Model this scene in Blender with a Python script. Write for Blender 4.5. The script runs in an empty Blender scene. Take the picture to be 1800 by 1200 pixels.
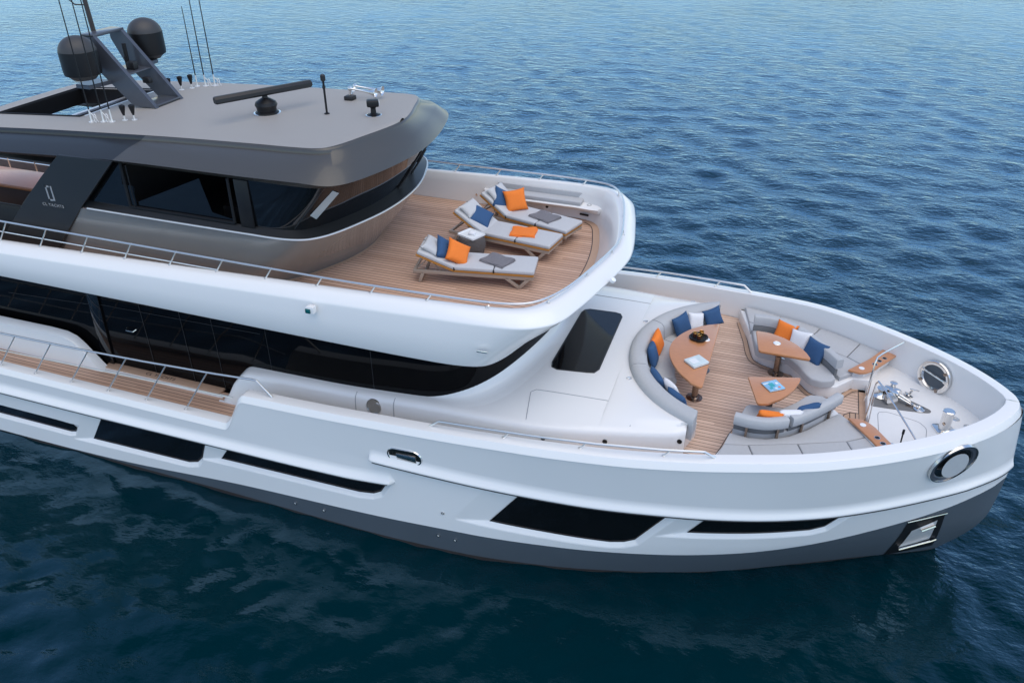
import bpy, bmesh, math, random
import numpy as np
from mathutils import Vector, Matrix
random.seed(7); rng = np.random.default_rng(11)
SC = bpy.context.scene
COL = SC.collection
R = math.radians

# ------------------------------------------------------------------ camera
cam_d = bpy.data.cameras.new("camera")
cam_d.sensor_width = 36.0
cam_d.lens = 36.0 * 1420.0 / 1800.0
cam_d.clip_start = 0.1
cam_d.clip_end = 9000.0
cam = bpy.data.objects.new("camera", cam_d)
COL.objects.link(cam)
fw = Vector((-0.28603761, 0.80327986, -0.52242124))
rt = Vector((0.94205652, 0.33545419, 0.0))
up = Vector((-0.1752484, 0.49215034, 0.85268754))
M = Matrix.Identity(4)
for i in range(3):
    M[i][0], M[i][1], M[i][2] = rt[i], up[i], -fw[i]
M[0][3], M[1][3], M[2][3] = 0.0, -14.0, 12.130489
cam.matrix_world = M
SC.camera = cam

# ------------------------------------------------------------------ world, sun, exposure
SUN_EL, SUN_AZ = R(70), R(128)            # azimuth measured from +Y clockwise
world = bpy.data.worlds.new("World")
SC.world = world
world.use_nodes = True
wn = world.node_tree.nodes; wl = world.node_tree.links
sky = wn.new("ShaderNodeTexSky")
sky.sky_type = 'NISHITA'
sky.sun_disc = False
sky.sun_elevation = SUN_EL
sky.sun_rotation = SUN_AZ
sky.altitude = 0.0
sky.air_density = 1.0
sky.dust_density = 0.6
sky.ozone_density = 1.0
bg = wn["Background"]
bg.inputs["Strength"].default_value = 0.15
wl.new(sky.outputs[0], bg.inputs["Color"])
sun_d = bpy.data.lights.new("sun", 'SUN')
sun_d.energy = 1.0
sun_d.angle = R(75)
sun_d.color = (1.0, 0.86, 0.62)
sun = bpy.data.objects.new("sun", sun_d)
COL.objects.link(sun)
sd = Vector((math.sin(SUN_AZ) * math.cos(SUN_EL), math.cos(SUN_AZ) * math.cos(SUN_EL), math.sin(SUN_EL)))
sun.rotation_euler = sd.to_track_quat('Z', 'Y').to_euler()
SC.view_settings.view_transform = 'Standard'
SC.view_settings.look = 'None'
SC.view_settings.exposure = 0.64
SC.view_settings.gamma = 1.0
SC.cycles.max_bounces = 8
SC.cycles.glossy_bounces = 4

# ------------------------------------------------------------------ materials
MATS = {}
def mat(name, col, rough=0.5, metal=0.0, coat=0.0, spec=0.5, var=0.0, vscale=6.0, bump=0.0, bscale=60.0, vdetail=4.0, rvar=0.0, stretch=None):
    m = bpy.data.materials.new(name); m.use_nodes = True
    n = m.node_tree.nodes; l = m.node_tree.links
    b = n["Principled BSDF"]
    b.inputs["Base Color"].default_value = (*col, 1)
    b.inputs["Roughness"].default_value = rough
    b.inputs["Metallic"].default_value = metal
    b.inputs["Coat Weight"].default_value = coat
    b.inputs["Coat Roughness"].default_value = 0.06
    b.inputs["Specular IOR Level"].default_value = spec
    tc = n.new("ShaderNodeTexCoord")
    src = tc.outputs["Object"]
    if stretch:
        mp = n.new("ShaderNodeMapping"); mp.inputs["Scale"].default_value = stretch
        l.new(src, mp.inputs["Vector"]); src = mp.outputs[0]
    if var > 0 or rvar > 0:
        t = n.new("ShaderNodeTexNoise"); t.inputs["Scale"].default_value = vscale; t.inputs["Detail"].default_value = vdetail
        l.new(src, t.inputs["Vector"])
        if var > 0:
            mx = n.new("ShaderNodeMix"); mx.data_type = 'RGBA'
            mx.inputs[6].default_value = (*[max(0, c * (1 - var)) for c in col], 1)
            mx.inputs[7].default_value = (*[min(1, c * (1 + var)) for c in col], 1)
            l.new(t.outputs["Fac"], mx.inputs[0]); l.new(mx.outputs[2], b.inputs["Base Color"])
        if rvar > 0:
            mr = n.new("ShaderNodeMapRange"); mr.inputs[3].default_value = max(0.01, rough - rvar); mr.inputs[4].default_value = rough + rvar
            l.new(t.outputs["Fac"], mr.inputs[0]); l.new(mr.outputs[0], b.inputs["Roughness"])
    if bump > 0:
        t2 = n.new("ShaderNodeTexNoise"); t2.inputs["Scale"].default_value = bscale; t2.inputs["Detail"].default_value = 3
        l.new(src, t2.inputs["Vector"])
        bp = n.new("ShaderNodeBump"); bp.inputs["Strength"].default_value = bump; bp.inputs["Distance"].default_value = 0.01
        l.new(t2.outputs["Fac"], bp.inputs["Height"]); l.new(bp.outputs[0], b.inputs["Normal"])
    MATS[name] = m
    return m

mat("white_gelcoat", (0.815, 0.802, 0.78), 0.26, coat=0.35, rvar=0.015, vscale=0.6)
mat("white_nonslip", (0.78, 0.775, 0.76), 0.6, var=0.03, vscale=9, bump=0.15, bscale=220)
mat("boot_gray", (0.075, 0.092, 0.108), 0.45, coat=0.05, var=0.05, vscale=1.2, rvar=0.08)
mat("antifoul", (0.03, 0.022, 0.02), 0.7, var=0.3, vscale=3)
mat("roof_gray", (0.335, 0.315, 0.292), 0.62, var=0.03, vscale=2.5, rvar=0.05, bump=0.08, bscale=400)
mat("metal_gray", (0.068, 0.064, 0.058), 0.3, metal=0.1, coat=0.25, var=0.03, vscale=1.0)
mat("wall_gray", (0.25, 0.24, 0.225), 0.2, metal=0.35, coat=0.7, var=0.04, vscale=1.0, rvar=0.03)
mat("matte_dark", (0.016, 0.017, 0.018), 0.4, coat=0.12, var=0.08, vscale=2, rvar=0.06)
mat("mast_gray", (0.085, 0.092, 0.11), 0.35, metal=0.3, coat=0.3, var=0.06, vscale=5)
mat("black_glass", (0.006, 0.0065, 0.0075), 0.03, spec=0.55, coat=0.0, var=0.3, vscale=0.8)
mat("smoked_glass", (0.0035, 0.0035, 0.004), 0.05, spec=0.13)
mat("black_rubber", (0.012, 0.012, 0.013), 0.5, var=0.2, vscale=20)
mat("black_plastic", (0.010, 0.010, 0.011), 0.42, spec=.3, coat=0.04, var=0.15, vscale=9)
mat("dome_gray", (0.045, 0.043, 0.043), 0.5, var=0.08, vscale=8)
mat("interior_dark", (0.035, 0.034, 0.034), 0.6, var=0.2, vscale=3)
mat("interior_beige", (0.24, 0.20, 0.16), 0.55, var=0.1, vscale=6)
mat("brown_ledge", (0.035, 0.026, 0.024), 0.4, var=0.2, vscale=5)
mat("satin_steel", (0.80, 0.79, 0.77), 0.38, metal=0.55, var=0.05, vscale=12)
mat("steel", (0.80, 0.78, 0.75), 0.16, metal=1.0, var=0.04, vscale=9, rvar=0.06)
mat("rail_steel", (0.86, 0.84, 0.81), 0.30, metal=.9, var=0.03, vscale=9)
mat("bronze_steel", (0.30, 0.24, 0.20), 0.25, metal=1.0, var=0.1, vscale=14, rvar=0.06)
mat("taupe_metal", (0.42, 0.35, 0.285), 0.42, metal=0.25, var=0.06, vscale=14)
mat("knuckle_silver", (0.72, 0.71, 0.70), 0.3, metal=0.6, var=0.03, vscale=9)
mat("seam_gray", (0.30, 0.31, 0.33), 0.6, var=0.1, vscale=9)
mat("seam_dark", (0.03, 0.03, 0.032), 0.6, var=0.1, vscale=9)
mat("cushion_gray", (0.475, 0.48, 0.485), 0.85, var=0.05, vscale=18, bump=0.25, bscale=350)
mat("lounger_gray", (0.54, 0.54, 0.54), 0.85, var=0.05, vscale=18, bump=0.25, bscale=350)
mat("dark_cushion", (0.16, 0.165, 0.17), 0.85, var=0.06, vscale=18, bump=0.2, bscale=300)
mat("orange_fabric", (0.88, 0.215, 0.025), 0.8, var=0.07, vscale=22, bump=0.3, bscale=260)
mat("blue_fabric", (0.030, 0.088, 0.20), 0.85, var=0.10, vscale=26, bump=0.3, bscale=260)
mat("white_fabric", (0.80, 0.79, 0.80), 0.85, var=0.04, vscale=26, bump=0.3, bscale=260)
mat("towel_gray", (0.20, 0.19, 0.20), 0.95, var=0.14, vscale=30, bump=0.5, bscale=240)
mat("table_wood", (0.56, 0.245, 0.105), 0.3, coat=0.4, var=0.16, vscale=2.2, vdetail=6, stretch=(3, 14, 14), rvar=0.05)
mat("edge_wood", (0.40, 0.15, 0.045), 0.35, coat=0.3, var=0.15, vscale=6)
mat("teak_margin", (0.50, 0.325, 0.22), 0.6, var=0.14, vscale=5, stretch=(2, 9, 9))
mat("lounger_teak", (0.47, 0.20, 0.035), 0.5, var=0.15, vscale=6)
mat("wicker", (0.125, 0.108, 0.10), 0.8, var=0.3, vscale=60)
mat("paper_white", (0.78, 0.80, 0.80), 0.6, var=0.03, vscale=12)
mat("light_blind", (0.42, 0.46, 0.46), 0.25, coat=.4, var=.08, vscale=5)
mat("light_lens", (0.85, 0.86, 0.86), 0.25, coat=0.5, var=0.02, vscale=12)
mat("green_lens", (0.0, 0.10, 0.10), 0.15, coat=0.5, var=0.1, vscale=12)
mat("gold", (0.75, 0.48, 0.16), 0.25, metal=1.0, var=0.1, vscale=30)
mat("brown_cup", (0.10, 0.03, 0.015), 0.2, coat=0.5, var=0.1, vscale=30)
mat("gray_pad", (0.17, 0.168, 0.166), 0.6, var=0.06, vscale=20)
mat("terracotta", (0.62, 0.30, 0.19), 0.4, coat=0.25, var=0.06, vscale=3, stretch=(2, 9, 9))
mat("rope_white", (0.75, 0.74, 0.72), 0.8, var=0.1, vscale=40)
mat("amber", (0.75, 0.30, 0.02), 0.4, var=0.1, vscale=20)
mat("silver_letter", (0.36, 0.36, 0.36), 0.4, metal=0.2, var=0.03, vscale=20)

def teak(name, c1, c2, pitch=0.075, line=0.009):
    m = bpy.data.materials.new(name); m.use_nodes = True
    n = m.node_tree.nodes; l = m.node_tree.links; b = n["Principled BSDF"]
    tc = n.new("ShaderNodeTexCoord"); sep = n.new("ShaderNodeSeparateXYZ"); l.new(tc.outputs["Object"], sep.inputs[0])
    def math_(op, a, bb=None):
        q = n.new("ShaderNodeMath"); q.operation = op
        for i, v in enumerate((a, bb)):
            if v is None: continue
            if isinstance(v, (int, float)): q.inputs[i].default_value = v
            else: l.new(v, q.inputs[i])
        return q.outputs[0]
    row = math_('DIVIDE', sep.outputs[1], pitch)
    fr = math_('FRACT', row); fl = math_('FLOOR', row)
    ln = math_('LESS_THAN', fr, line / pitch)
    # butt joints: each strip is cut into boards of its own length
    off = math_('MULTIPLY', math_('FRACT', math_('MULTIPLY', fl, 0.37)), 2.6)
    bx = math_('DIVIDE', math_('ADD', sep.outputs[0], off), 2.6)
    cell = n.new("ShaderNodeCombineXYZ"); l.new(math_('FLOOR', bx), cell.inputs[0]); l.new(fl, cell.inputs[1])
    wn_ = n.new("ShaderNodeTexWhiteNoise"); wn_.noise_dimensions = '2D'; l.new(cell.outputs[0], wn_.inputs["Vector"])
    mp = n.new("ShaderNodeMapping"); mp.inputs["Scale"].default_value = (2.5, 40, 10); l.new(tc.outputs["Object"], mp.inputs[0])
    nz = n.new("ShaderNodeTexNoise"); nz.inputs["Scale"].default_value = 1.0; nz.inputs["Detail"].default_value = 5; l.new(mp.outputs[0], nz.inputs["Vector"])
    nz2 = n.new("ShaderNodeTexNoise"); nz2.inputs["Scale"].default_value = 0.9; nz2.inputs["Detail"].default_value = 3; l.new(tc.outputs["Object"], nz2.inputs["Vector"])
    f = math_('ADD', math_('MULTIPLY', wn_.outputs["Value"], 0.62), math_('ADD', math_('MULTIPLY', nz.outputs["Fac"], 0.35), math_('MULTIPLY', nz2.outputs["Fac"], 0.2)))
    mx = n.new("ShaderNodeMix"); mx.data_type = 'RGBA'; mx.inputs[6].default_value = (*c1, 1); mx.inputs[7].default_value = (*c2, 1); l.new(f, mx.inputs[0])
    mx2 = n.new("ShaderNodeMix"); mx2.data_type = 'RGBA'; l.new(ln, mx2.inputs[0]); l.new(mx.outputs[2], mx2.inputs[6]); mx2.inputs[7].default_value = (0.05, 0.035, 0.03, 1)
    l.new(mx2.outputs[2], b.inputs["Base Color"])
    b.inputs["Roughness"].default_value = 0.62
    MATS[name] = m
teak("teak_deck", (0.42, 0.25, 0.165), (0.67, 0.44, 0.315), pitch=0.10, line=0.012)
teak("teak_fore", (0.48, 0.325, 0.24), (0.73, 0.53, 0.41), pitch=0.10, line=0.011)
teak("teak_slat", (0.45, 0.32, 0.23), (0.62, 0.47, 0.36), pitch=0.09, line=0.02)

# ------------------------------------------------------------------ mesh helpers
def tag(o, label=None, cat=None, group=None, kind=None):
    if label: o["label"] = label
    if cat: o["category"] = cat
    if group: o["group"] = group
    if kind: o["kind"] = kind
    return o
def empty(name, loc=(0, 0, 0), rz=0.0):
    o = bpy.data.objects.new(name, None); COL.objects.link(o)
    o.empty_display_size = 0.2; o.location = loc; o.rotation_euler = (0, 0, rz)
    return o
class MB:
    def __init__(s): s.v = []; s.f = []; s.mi = []
    def add(s, V, F, T=None, mi=0):
        b = len(s.v)
        V = [Vector(p) for p in V]
        if T is not None: V = [T @ p for p in V]
        s.v += [tuple(p) for p in V]; s.f += [tuple(b + i for i in f) for f in F]; s.mi += [mi] * len(F)
        return s
    def build(s, name, m, parent=None, smooth=True, ang=32):
        me = bpy.data.meshes.new(name)
        me.from_pydata(s.v, [], s.f)
        ms = m if isinstance(m, (list, tuple)) else [m]
        for k in ms: me.materials.append(MATS[k])
        if len(ms) > 1: me.polygons.foreach_set("material_index", s.mi)
        me.validate()
        bm = bmesh.new(); bm.from_mesh(me)
        bmesh.ops.remove_doubles(bm, verts=bm.verts, dist=1e-5)
        bmesh.ops.recalc_face_normals(bm, faces=bm.faces)
        bm.to_mesh(me); bm.free()
        if smooth:
            me.polygons.foreach_set("use_smooth", [True] * len(me.polygons))
            me.set_sharp_from_angle(angle=R(ang))
        me.update()
        o = bpy.data.objects.new(name, me); COL.objects.link(o)
        if parent: o.parent = parent
        return o
def gridVF(P, close_u=False, close_v=False):
    P = np.asarray(P, float); n, m = P.shape[:2]
    V = P.reshape(-1, 3).tolist(); F = []
    for i in range(n if close_u else n - 1):
        i2 = (i + 1) % n
        for j in range(m if close_v else m - 1):
            j2 = (j + 1) % m
            F.append((i * m + j, i2 * m + j, i2 * m + j2, i * m + j2))
    return V, F
def tubeVF(path, r, n=8, closed=False, cap=True):
    P = [Vector(p) for p in path]; N = len(P); rings = []
    rr = r if isinstance(r, (list, tuple)) else [r] * N
    prev = None
    for i in range(N):
        if closed: t = P[(i + 1) % N] - P[i - 1]
        elif i == 0: t = P[1] - P[0]
        elif i == N - 1: t = P[-1] - P[-2]
        else: t = (P[i + 1] - P[i]).normalized() + (P[i] - P[i - 1]).normalized()
        t.normalize()
        a = prev if prev is not None else (Vector((0, 0, 1)) if abs(t.z) < 0.9 else Vector((1, 0, 0)))
        u = (a - t * a.dot(t)); u.normalize(); w = t.cross(u); prev = u
        rings.append([P[i] + (u * math.cos(2 * math.pi * k / n) + w * math.sin(2 * math.pi * k / n)) * rr[i] for k in range(n)])
    V, F = gridVF([[tuple(p) for p in ring] for ring in rings], close_u=closed, close_v=True)
    if cap and not closed:
        F.append(tuple(range(n))); F.append(tuple((N - 1) * n + k for k in range(n))[::-1])
    return V, F
def latheVF(prof, n=24, T=None):
    P = [[(r * math.cos(2 * math.pi * k / n), r * math.sin(2 * math.pi * k / n), z) for k in range(n)] for r, z in prof]
    V, F = gridVF(P, close_v=True)
    if prof[0][0] > 1e-4: F.append(tuple(range(n)))
    if prof[-1][0] > 1e-4: F.append(tuple((len(prof) - 1) * n + k for k in range(n)))
    return V, F
def bmVF(bm):
    bm.verts.index_update()
    V = [tuple(v.co) for v in bm.verts]; F = [tuple(v.index for v in f.verts) for f in bm.faces]; bm.free()
    return V, F
def boxVF(sx, sy, sz, bev=0.0, seg=2):
    bm = bmesh.new(); bmesh.ops.create_cube(bm, size=1.0)
    bmesh.ops.scale(bm, verts=bm.verts, vec=(sx, sy, sz))
    if bev > 0: bmesh.ops.bevel(bm, geom=list(bm.edges), offset=bev, segments=seg, profile=0.5, affect='EDGES')
    return bmVF(bm)
def polyVF(poly, z0, z1, bev=0.0, seg=3, bot=False):
    bm = bmesh.new()
    vs = [bm.verts.new((x, y, z0)) for x, y in poly]
    f = bm.faces.new(vs)
    if f.normal.z < 0 or sum((poly[i][0] * poly[(i + 1) % len(poly)][1] - poly[(i + 1) % len(poly)][0] * poly[i][1]) for i in range(len(poly))) < 0:
        f.normal_flip()
    r = bmesh.ops.extrude_face_region(bm, geom=[f])
    nv = [e for e in r["geom"] if isinstance(e, bmesh.types.BMVert)]
    for v in nv: v.co.z = z1
    if bev > 0:
        zs = (z1,) if not bot else (z0, z1)
        ed = [e for e in bm.edges if any(abs(e.verts[0].co.z - z) < 1e-6 and abs(e.verts[1].co.z - z) < 1e-6 for z in zs)]
        bmesh.ops.bevel(bm, geom=ed, offset=bev, segments=seg, profile=0.5, affect='EDGES')
    return bmVF(bm)
def TR(loc=(0, 0, 0), rot=(0, 0, 0)):
    from mathutils import Euler
    return Matrix.Translation(loc) @ Euler(rot).to_matrix().to_4x4()
def frame(origin, xa, za):
    z = Vector(za).normalized(); x = Vector(xa); x = (x - z * x.dot(z)).normalized(); y = z.cross(x)
    m = Matrix.Identity(4)
    for i in range(3): m[i][0], m[i][1], m[i][2], m[i][3] = x[i], y[i], z[i], origin[i]
    return m
def pchip(xs, ys):
    xs = np.array(xs, float); ys = np.array(ys, float); h = np.diff(xs); d = np.diff(ys) / h
    m = np.zeros_like(ys)
    for i in range(1, len(xs) - 1):
        if d[i - 1] * d[i] > 0:
            w1 = 2 * h[i] + h[i - 1]; w2 = h[i] + 2 * h[i - 1]; m[i] = (w1 + w2) / (w1 / d[i - 1] + w2 / d[i])
    m[0] = d[0]; m[-1] = d[-1]
    def f(x):
        x = np.clip(np.asarray(x, float), xs[0], xs[-1]); i = np.clip(np.searchsorted(xs, x) - 1, 0, len(h) - 1)
        t = (x - xs[i]) / h[i]
        return (1 + 2 * t) * (1 - t) ** 2 * ys[i] + t * (1 - t) ** 2 * h[i] * m[i] + t * t * (3 - 2 * t) * ys[i + 1] + t * t * (t - 1) * h[i] * m[i + 1]
    return f
def smooth_path(pts, n):
    """Catmull-Rom through points (any dimension), n samples per span."""
    P = np.array(pts, float); out = []
    for i in range(len(P) - 1):
        p0 = P[i - 1] if i > 0 else 2 * P[0] - P[1]
        p3 = P[i + 2] if i + 2 < len(P) else 2 * P[-1] - P[-2]
        p1, p2 = P[i], P[i + 1]
        # centripetal-ish tangents limited by span length
        L = np.linalg.norm(p2 - p1); La = np.linalg.norm(p1 - p0); Lb = np.linalg.norm(p3 - p2)
        m1 = (p2 - p0) / (L + La + 1e-9) * L; m2 = (p3 - p1) / (L + Lb + 1e-9) * L
        for t in np.linspace(0, 1, n, endpoint=False):
            h00 = 2 * t ** 3 - 3 * t ** 2 + 1; h10 = t ** 3 - 2 * t ** 2 + t; h01 = -2 * t ** 3 + 3 * t ** 2; h11 = t ** 3 - t ** 2
            out.append(h00 * p1 + h10 * m1 + h01 * p2 + h11 * m2)
    out.append(P[-1]); return np.array(out)
def half_level(pts, n=8, sym_front=True):
    """pts: (x,y,z) from the centreline at the front to aft, port half. Returns the full loop stern-starboard -> front -> stern-port."""
    P = np.array(pts, float)
    full = np.vstack([(P * [1, -1, 1])[::-1], P[1:]])
    return smooth_path(full, n)
def loft(levels, n=8):
    return gridVF(np.array([half_level(L, n) for L in levels]))

# ================================================================== YACHT
yacht = tag(empty("yacht"), "white motor yacht with dark gray wheelhouse and plumb bow lying at anchor", "yacht")
def Y_(mb, name, m, parent=None, **k): return mb.build(name, m, parent or yacht, **k)

# ---- hull surface: half breadth as a function of station and height
XA = -26.0
XS = pchip([-2, 0, .4, .8, 1.17, 2, 2.35, 3, 3.75], [2.6, 4.15, 4.45, 4.68, 4.79, 4.83, 4.83, 4.76, 4.64])
W0 = [(-26, 3.4), (-17, 3.45), (-11, 3.45), (-7, 3.5), (-5, 3.42), (-3.26, 3.17), (-1.85, 2.82), (-.27, 2.28), (1.51, 1.42), (2.6, .85), (3.5, .4), (4.0, .12), (4.15, 0)]
W1 = [(-26, 3.5), (-17, 3.55), (-11, 3.58), (-6.5, 3.58), (-4.8, 3.55), (-2.65, 3.4), (-.67, 3.05), (.4, 2.75), (1.5, 2.3), (2.5, 1.75), (3.5, 1.12), (4.2, .62), (4.6, .28), (4.83, 0)]
W2 = [(-26, 3.55), (-9, 3.62), (-5, 3.69), (-3.6, 3.68), (-2.1, 3.58), (-.73, 3.36), (.26, 3.14), (1.06, 2.92), (1.87, 2.57), (2.69, 2.1), (3.49, 1.53), (3.91, 1.16), (4.3, .72), (4.52, .38), (4.61, .18), (4.64, 0)]
def mk(W, xe): return pchip([(x - XA) / (xe - XA) for x, _ in W], [y for _, y in W])
f0, f1, f2 = mk(W0, 4.15), mk(W1, 4.83), mk(W2, 4.64)
ZS = pchip([-26, -16, -9, -7.8, -6.3, -4.8, -3.6, -2.1, -.73, .26, 1.06, 1.87, 2.7, 4.64], [2.6, 2.75, 2.95, 3.0, 3.1, 3.2, 3.29, 3.38, 3.46, 3.54, 3.6, 3.64, 3.67, 3.73])
def Yh(u, z):
    u = np.asarray(u, float); z = np.asarray(z, float)
    zs = ZS(XA + u * (4.64 - XA))
    t = np.clip(z / 2.1, -1, 1)
    lo = f0(u) + (f1(u) - f0(u)) * np.where(t > 0, np.abs(t) ** 1.1, t * 0.8)
    s = np.clip((z - 2.1) / (zs - 2.1), 0, 1.3)
    return np.maximum(np.where(z < 2.1, lo, f1(u) + (f2(u) - f1(u)) * s), 0)
def UX(x, z): return (np.asarray(x, float) - XA) / (XS(z) - XA)
def YX(x, z): return Yh(np.clip(UX(x, z), 0, 1), z)
ZB = pchip([-26, -16, -13.9, -9.56, -7.46, -4.93, -3, -1.16, .38, 1.36, 2.87, 3.87, 4.53, 4.9], [.02, .05, .09, .42, .54, .67, .72, .77, .89, 1.03, 1.4, 1.71, 1.97, 2.1])
def ZT(x):
    x = np.asarray(x, float)
    s = np.clip((x + 9.98) / 0.66, 0, 1); s = s * s * (3 - 2 * s)
    return 2.08 + (ZS(x) - 2.08) * s

# windows in the topsides: outline of the pane in (x, z)
WIN = [
    [(-18.6, .56), (-14.62, .57), (-14.46, .61), (-14.37, .76), (-14.52, .87), (-18.6, .86)],
    [(-13.98, .53), (-11.3, .59), (-11.05, .67), (-10.88, .85), (-10.60, 1.50), (-13.33, 1.48)],
    [(-10.36, .97), (-7.0, 1.07), (-6.68, 1.13), (-6.5, 1.24), (-6.30, 1.58), (-9.97, 1.50)],
    [(-4.24, 1.10), (-1.95, 1.00), (-1.7, 1.04), (-1.5, 1.14), (-.82, 2.15), (-3.50, 2.14)],
    [(-.60, 1.48), (1.5, 1.52), (1.74, 1.60), (2.16, 2.14), (-.16, 2.15)],
]
RAMP = [(0.12, .07), (.42, .09), (.40, .09), (.55, .11), (.42, .09)]   # aft and lower chamfer of each pocket
DEPTH = 0.085
def pocket(x, z):
    """inward depth of the hull skin at (x, z)"""
    d = np.zeros_like(x)
    for W, (ra, rb) in zip(WIN, RAMP):
        P = np.array(W); xs, zs = P[:, 0], P[:, 1]
        m = (x > xs.min() - ra - .1) & (x < xs.max() + .15) & (z > zs.min() - rb - .1) & (z < 2.3)
        if not m.any(): continue
        X, Z = x[m], z[m]; best = np.full(X.shape, 1.0)
        for i in range(len(P)):
            a, b = P[i], P[(i + 1) % len(P)]
            e = b - a; nrm = np.array([-e[1], e[0]]) / np.hypot(*e)     # inward for a counter-clockwise outline
            if nrm[1] < -0.8: continue                                   # the top edge runs up under the rubbing strake
            rr = ra if nrm[0] > 0.5 else (rb if nrm[1] > 0.5 else 0.05)
            sdv = (X - a[0]) * nrm[0] + (Z - a[1]) * nrm[1]
            best = np.minimum(best, np.clip((sdv + rr) / rr, 0, 1))
        if W is not WIN[0]:
            top = P[np.argmax(zs)][1]
            best = np.where(Z > top + 0.02, best * np.clip(1 - (Z - top - .02) / .05, 0, 1), best)
        else:
            best = best * np.clip(1 - (Z - .87) / .04, 0, 1)
        d[m] = np.maximum(d[m], best * DEPTH)
    return d
def hull_side(side, nx, nz):
    u = np.concatenate([np.linspace(0, .28, 30, endpoint=False), np.linspace(.28, 1, nx)])
    rows = []
    for k in range(nz + 1):
        r = k / nz
        x = XA + u * (4.83 - XA)
        for _ in range(5):
            zb, zt = ZB(x), ZT(x) - 0.13
            z = zb + (zt - zb) * r
            x = XA + u * (XS(z) - XA)
        y = Yh(u, z)
        if side < 0: y = y - pocket(x, z)
        rows.append(np.stack([x, side * np.maximum(y, 0), z], -1))
    return rows
def inset_curve(off, dz):
    """sheer curve of the port half moved inboard by off along its plan normal"""
    x = np.concatenate([np.linspace(-26, -10.2, 20, endpoint=False), np.linspace(-10.2, -9.2, 26, endpoint=False), np.linspace(-9.2, 3.2, 70, endpoint=False), 4.64 - (np.linspace(1, 0, 40) ** 2) * 1.44])
    z = ZT(x); y = f2((x - XA) / (4.64 - XA))
    low = np.clip((x + 9.98) / .66, 0, 1)
    y = np.where(low < 1, YX(x, z), y)
    tx = np.gradient(x); ty = np.gradient(y); L = np.hypot(tx, ty)
    nx_, ny_ = ty / L, -tx / L
    X, Yv = x + nx_ * off, y + ny_ * off
    ok = Yv > 0
    xe = X[ok].max() if ok.any() else X.max()
    X = np.where(Yv > 0, X, xe); Yv = np.maximum(Yv, 0)
    k = np.argmax(X); X[k:] = X[k]; Yv[k:] = np.minimum(Yv[k:], Yv[k])
    return np.stack([X, Yv, z + dz], -1)

mb = MB()
for side, nx, nz in ((-1, 1060, 110), (1, 200, 24)):
    V, F = gridVF(np.array(hull_side(side, nx, nz))); mb.add(V, F)
V, F = gridVF(np.array([[(-26, -3.5 * k, z) for k in (-1, 1)] for z in (-.8, 2.0)])); mb.add(V, F)
hull = Y_(mb, "hull", "white_gelcoat", ang=60)
# bulwark capping and inner face
lev = [(0, -.135), (0.006, -.118), (.066, -.006), (.084, .001), (.278, .010), (.288, .002), (.292, -.06), (.32, -.9), (.34, -1.3)]
mb = MB()
for side in (-1, 1):
    G = np.array([inset_curve(o, d) for o, d in lev]); G[..., 1] *= side
    V, F = gridVF(G); mb.add(V, F)
Y_(mb, "bulwark", "white_gelcoat", hull, ang=22)
# grey boot band and antifouling below
mb = MB()
u = np.concatenate([np.linspace(0, .28, 30, endpoint=False), np.linspace(.28, 1, 220)])
for side in (-1, 1):
    rows = []
    for k in range(13):
        x = XA + u * (4.83 - XA)
        for _ in range(5):
            z = .055 + np.maximum(ZB(x) - .055, 0.01) * k / 12; x = XA + u * (XS(z) - XA)
        rows.append(np.stack([x, side * Yh(u, z), z], -1))
    V, F = gridVF(np.array(rows)); mb.add(V, F)
Y_(mb, "boot_band", "boot_gray", hull, ang=60)
mb = MB()
for side in (-1, 1):
    rows = []
    for k in range(8):
        x = XA + u * (4.83 - XA)
        for _ in range(5):
            z = -.9 + .957 * k / 7 + 0 * x; x = XA + u * (XS(z) - XA)
        rows.append(np.stack([x, side * Yh(u, z), z], -1))
    V, F = gridVF(np.array(rows)); mb.add(V, F)
Y_(mb, "antifouling", "antifoul", hull, ang=60)
# rubbing strakes
def strake(x0, x1, zf, side, ends, n=260):
    x = np.linspace(x0, x1, n)
    prof = [(.24, 0.002), (.19, .007), (.14, .024), (.095, .052), (.06, .085), (.03, .108), (.006, .115), (-.014, .108), (-.022, .09), (-.022, -.10)]
    L = []
    for dz, off in prof:
        z = zf(x); tap = np.ones(n)
        if ends[0]: tap = np.minimum(tap, np.sqrt(np.clip(1 - (1 - np.clip((x - x0) / .13, 0, 1)) ** 2, 0, 1)))
        if ends[1]: tap = np.minimum(tap, np.sqrt(np.clip(1 - (1 - np.clip((x1 - x) / .13, 0, 1)) ** 2, 0, 1)))
        zz = z + np.where(dz > 0, dz * (0.25 + .75 * tap), dz)
        y = YX(x, zz)
        gx = np.gradient(y) / np.gradient(x)
        nl = np.sqrt(1 + gx ** 2)
        o = off * np.where(off > 0, tap, 1) * np.clip(.45 + (4.83 - x) * .6, .45, 1)
        L.append(np.stack([x - gx / nl * o, side * (y + o / nl), zz], -1))
    return gridVF(np.array(L))
zA = pchip([-26, -16, -10, -7.3, -6.18], [1.44, 1.45, 1.50, 1.56, 1.66])
zF = pchip([-6.6, -4.85, -2.7, -.7, 1.2, 2.25, 3.27, 4.1, 4.83], [2.17, 2.14, 2.12, 2.13, 2.14, 2.17, 2.26, 2.34, 2.40])
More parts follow.
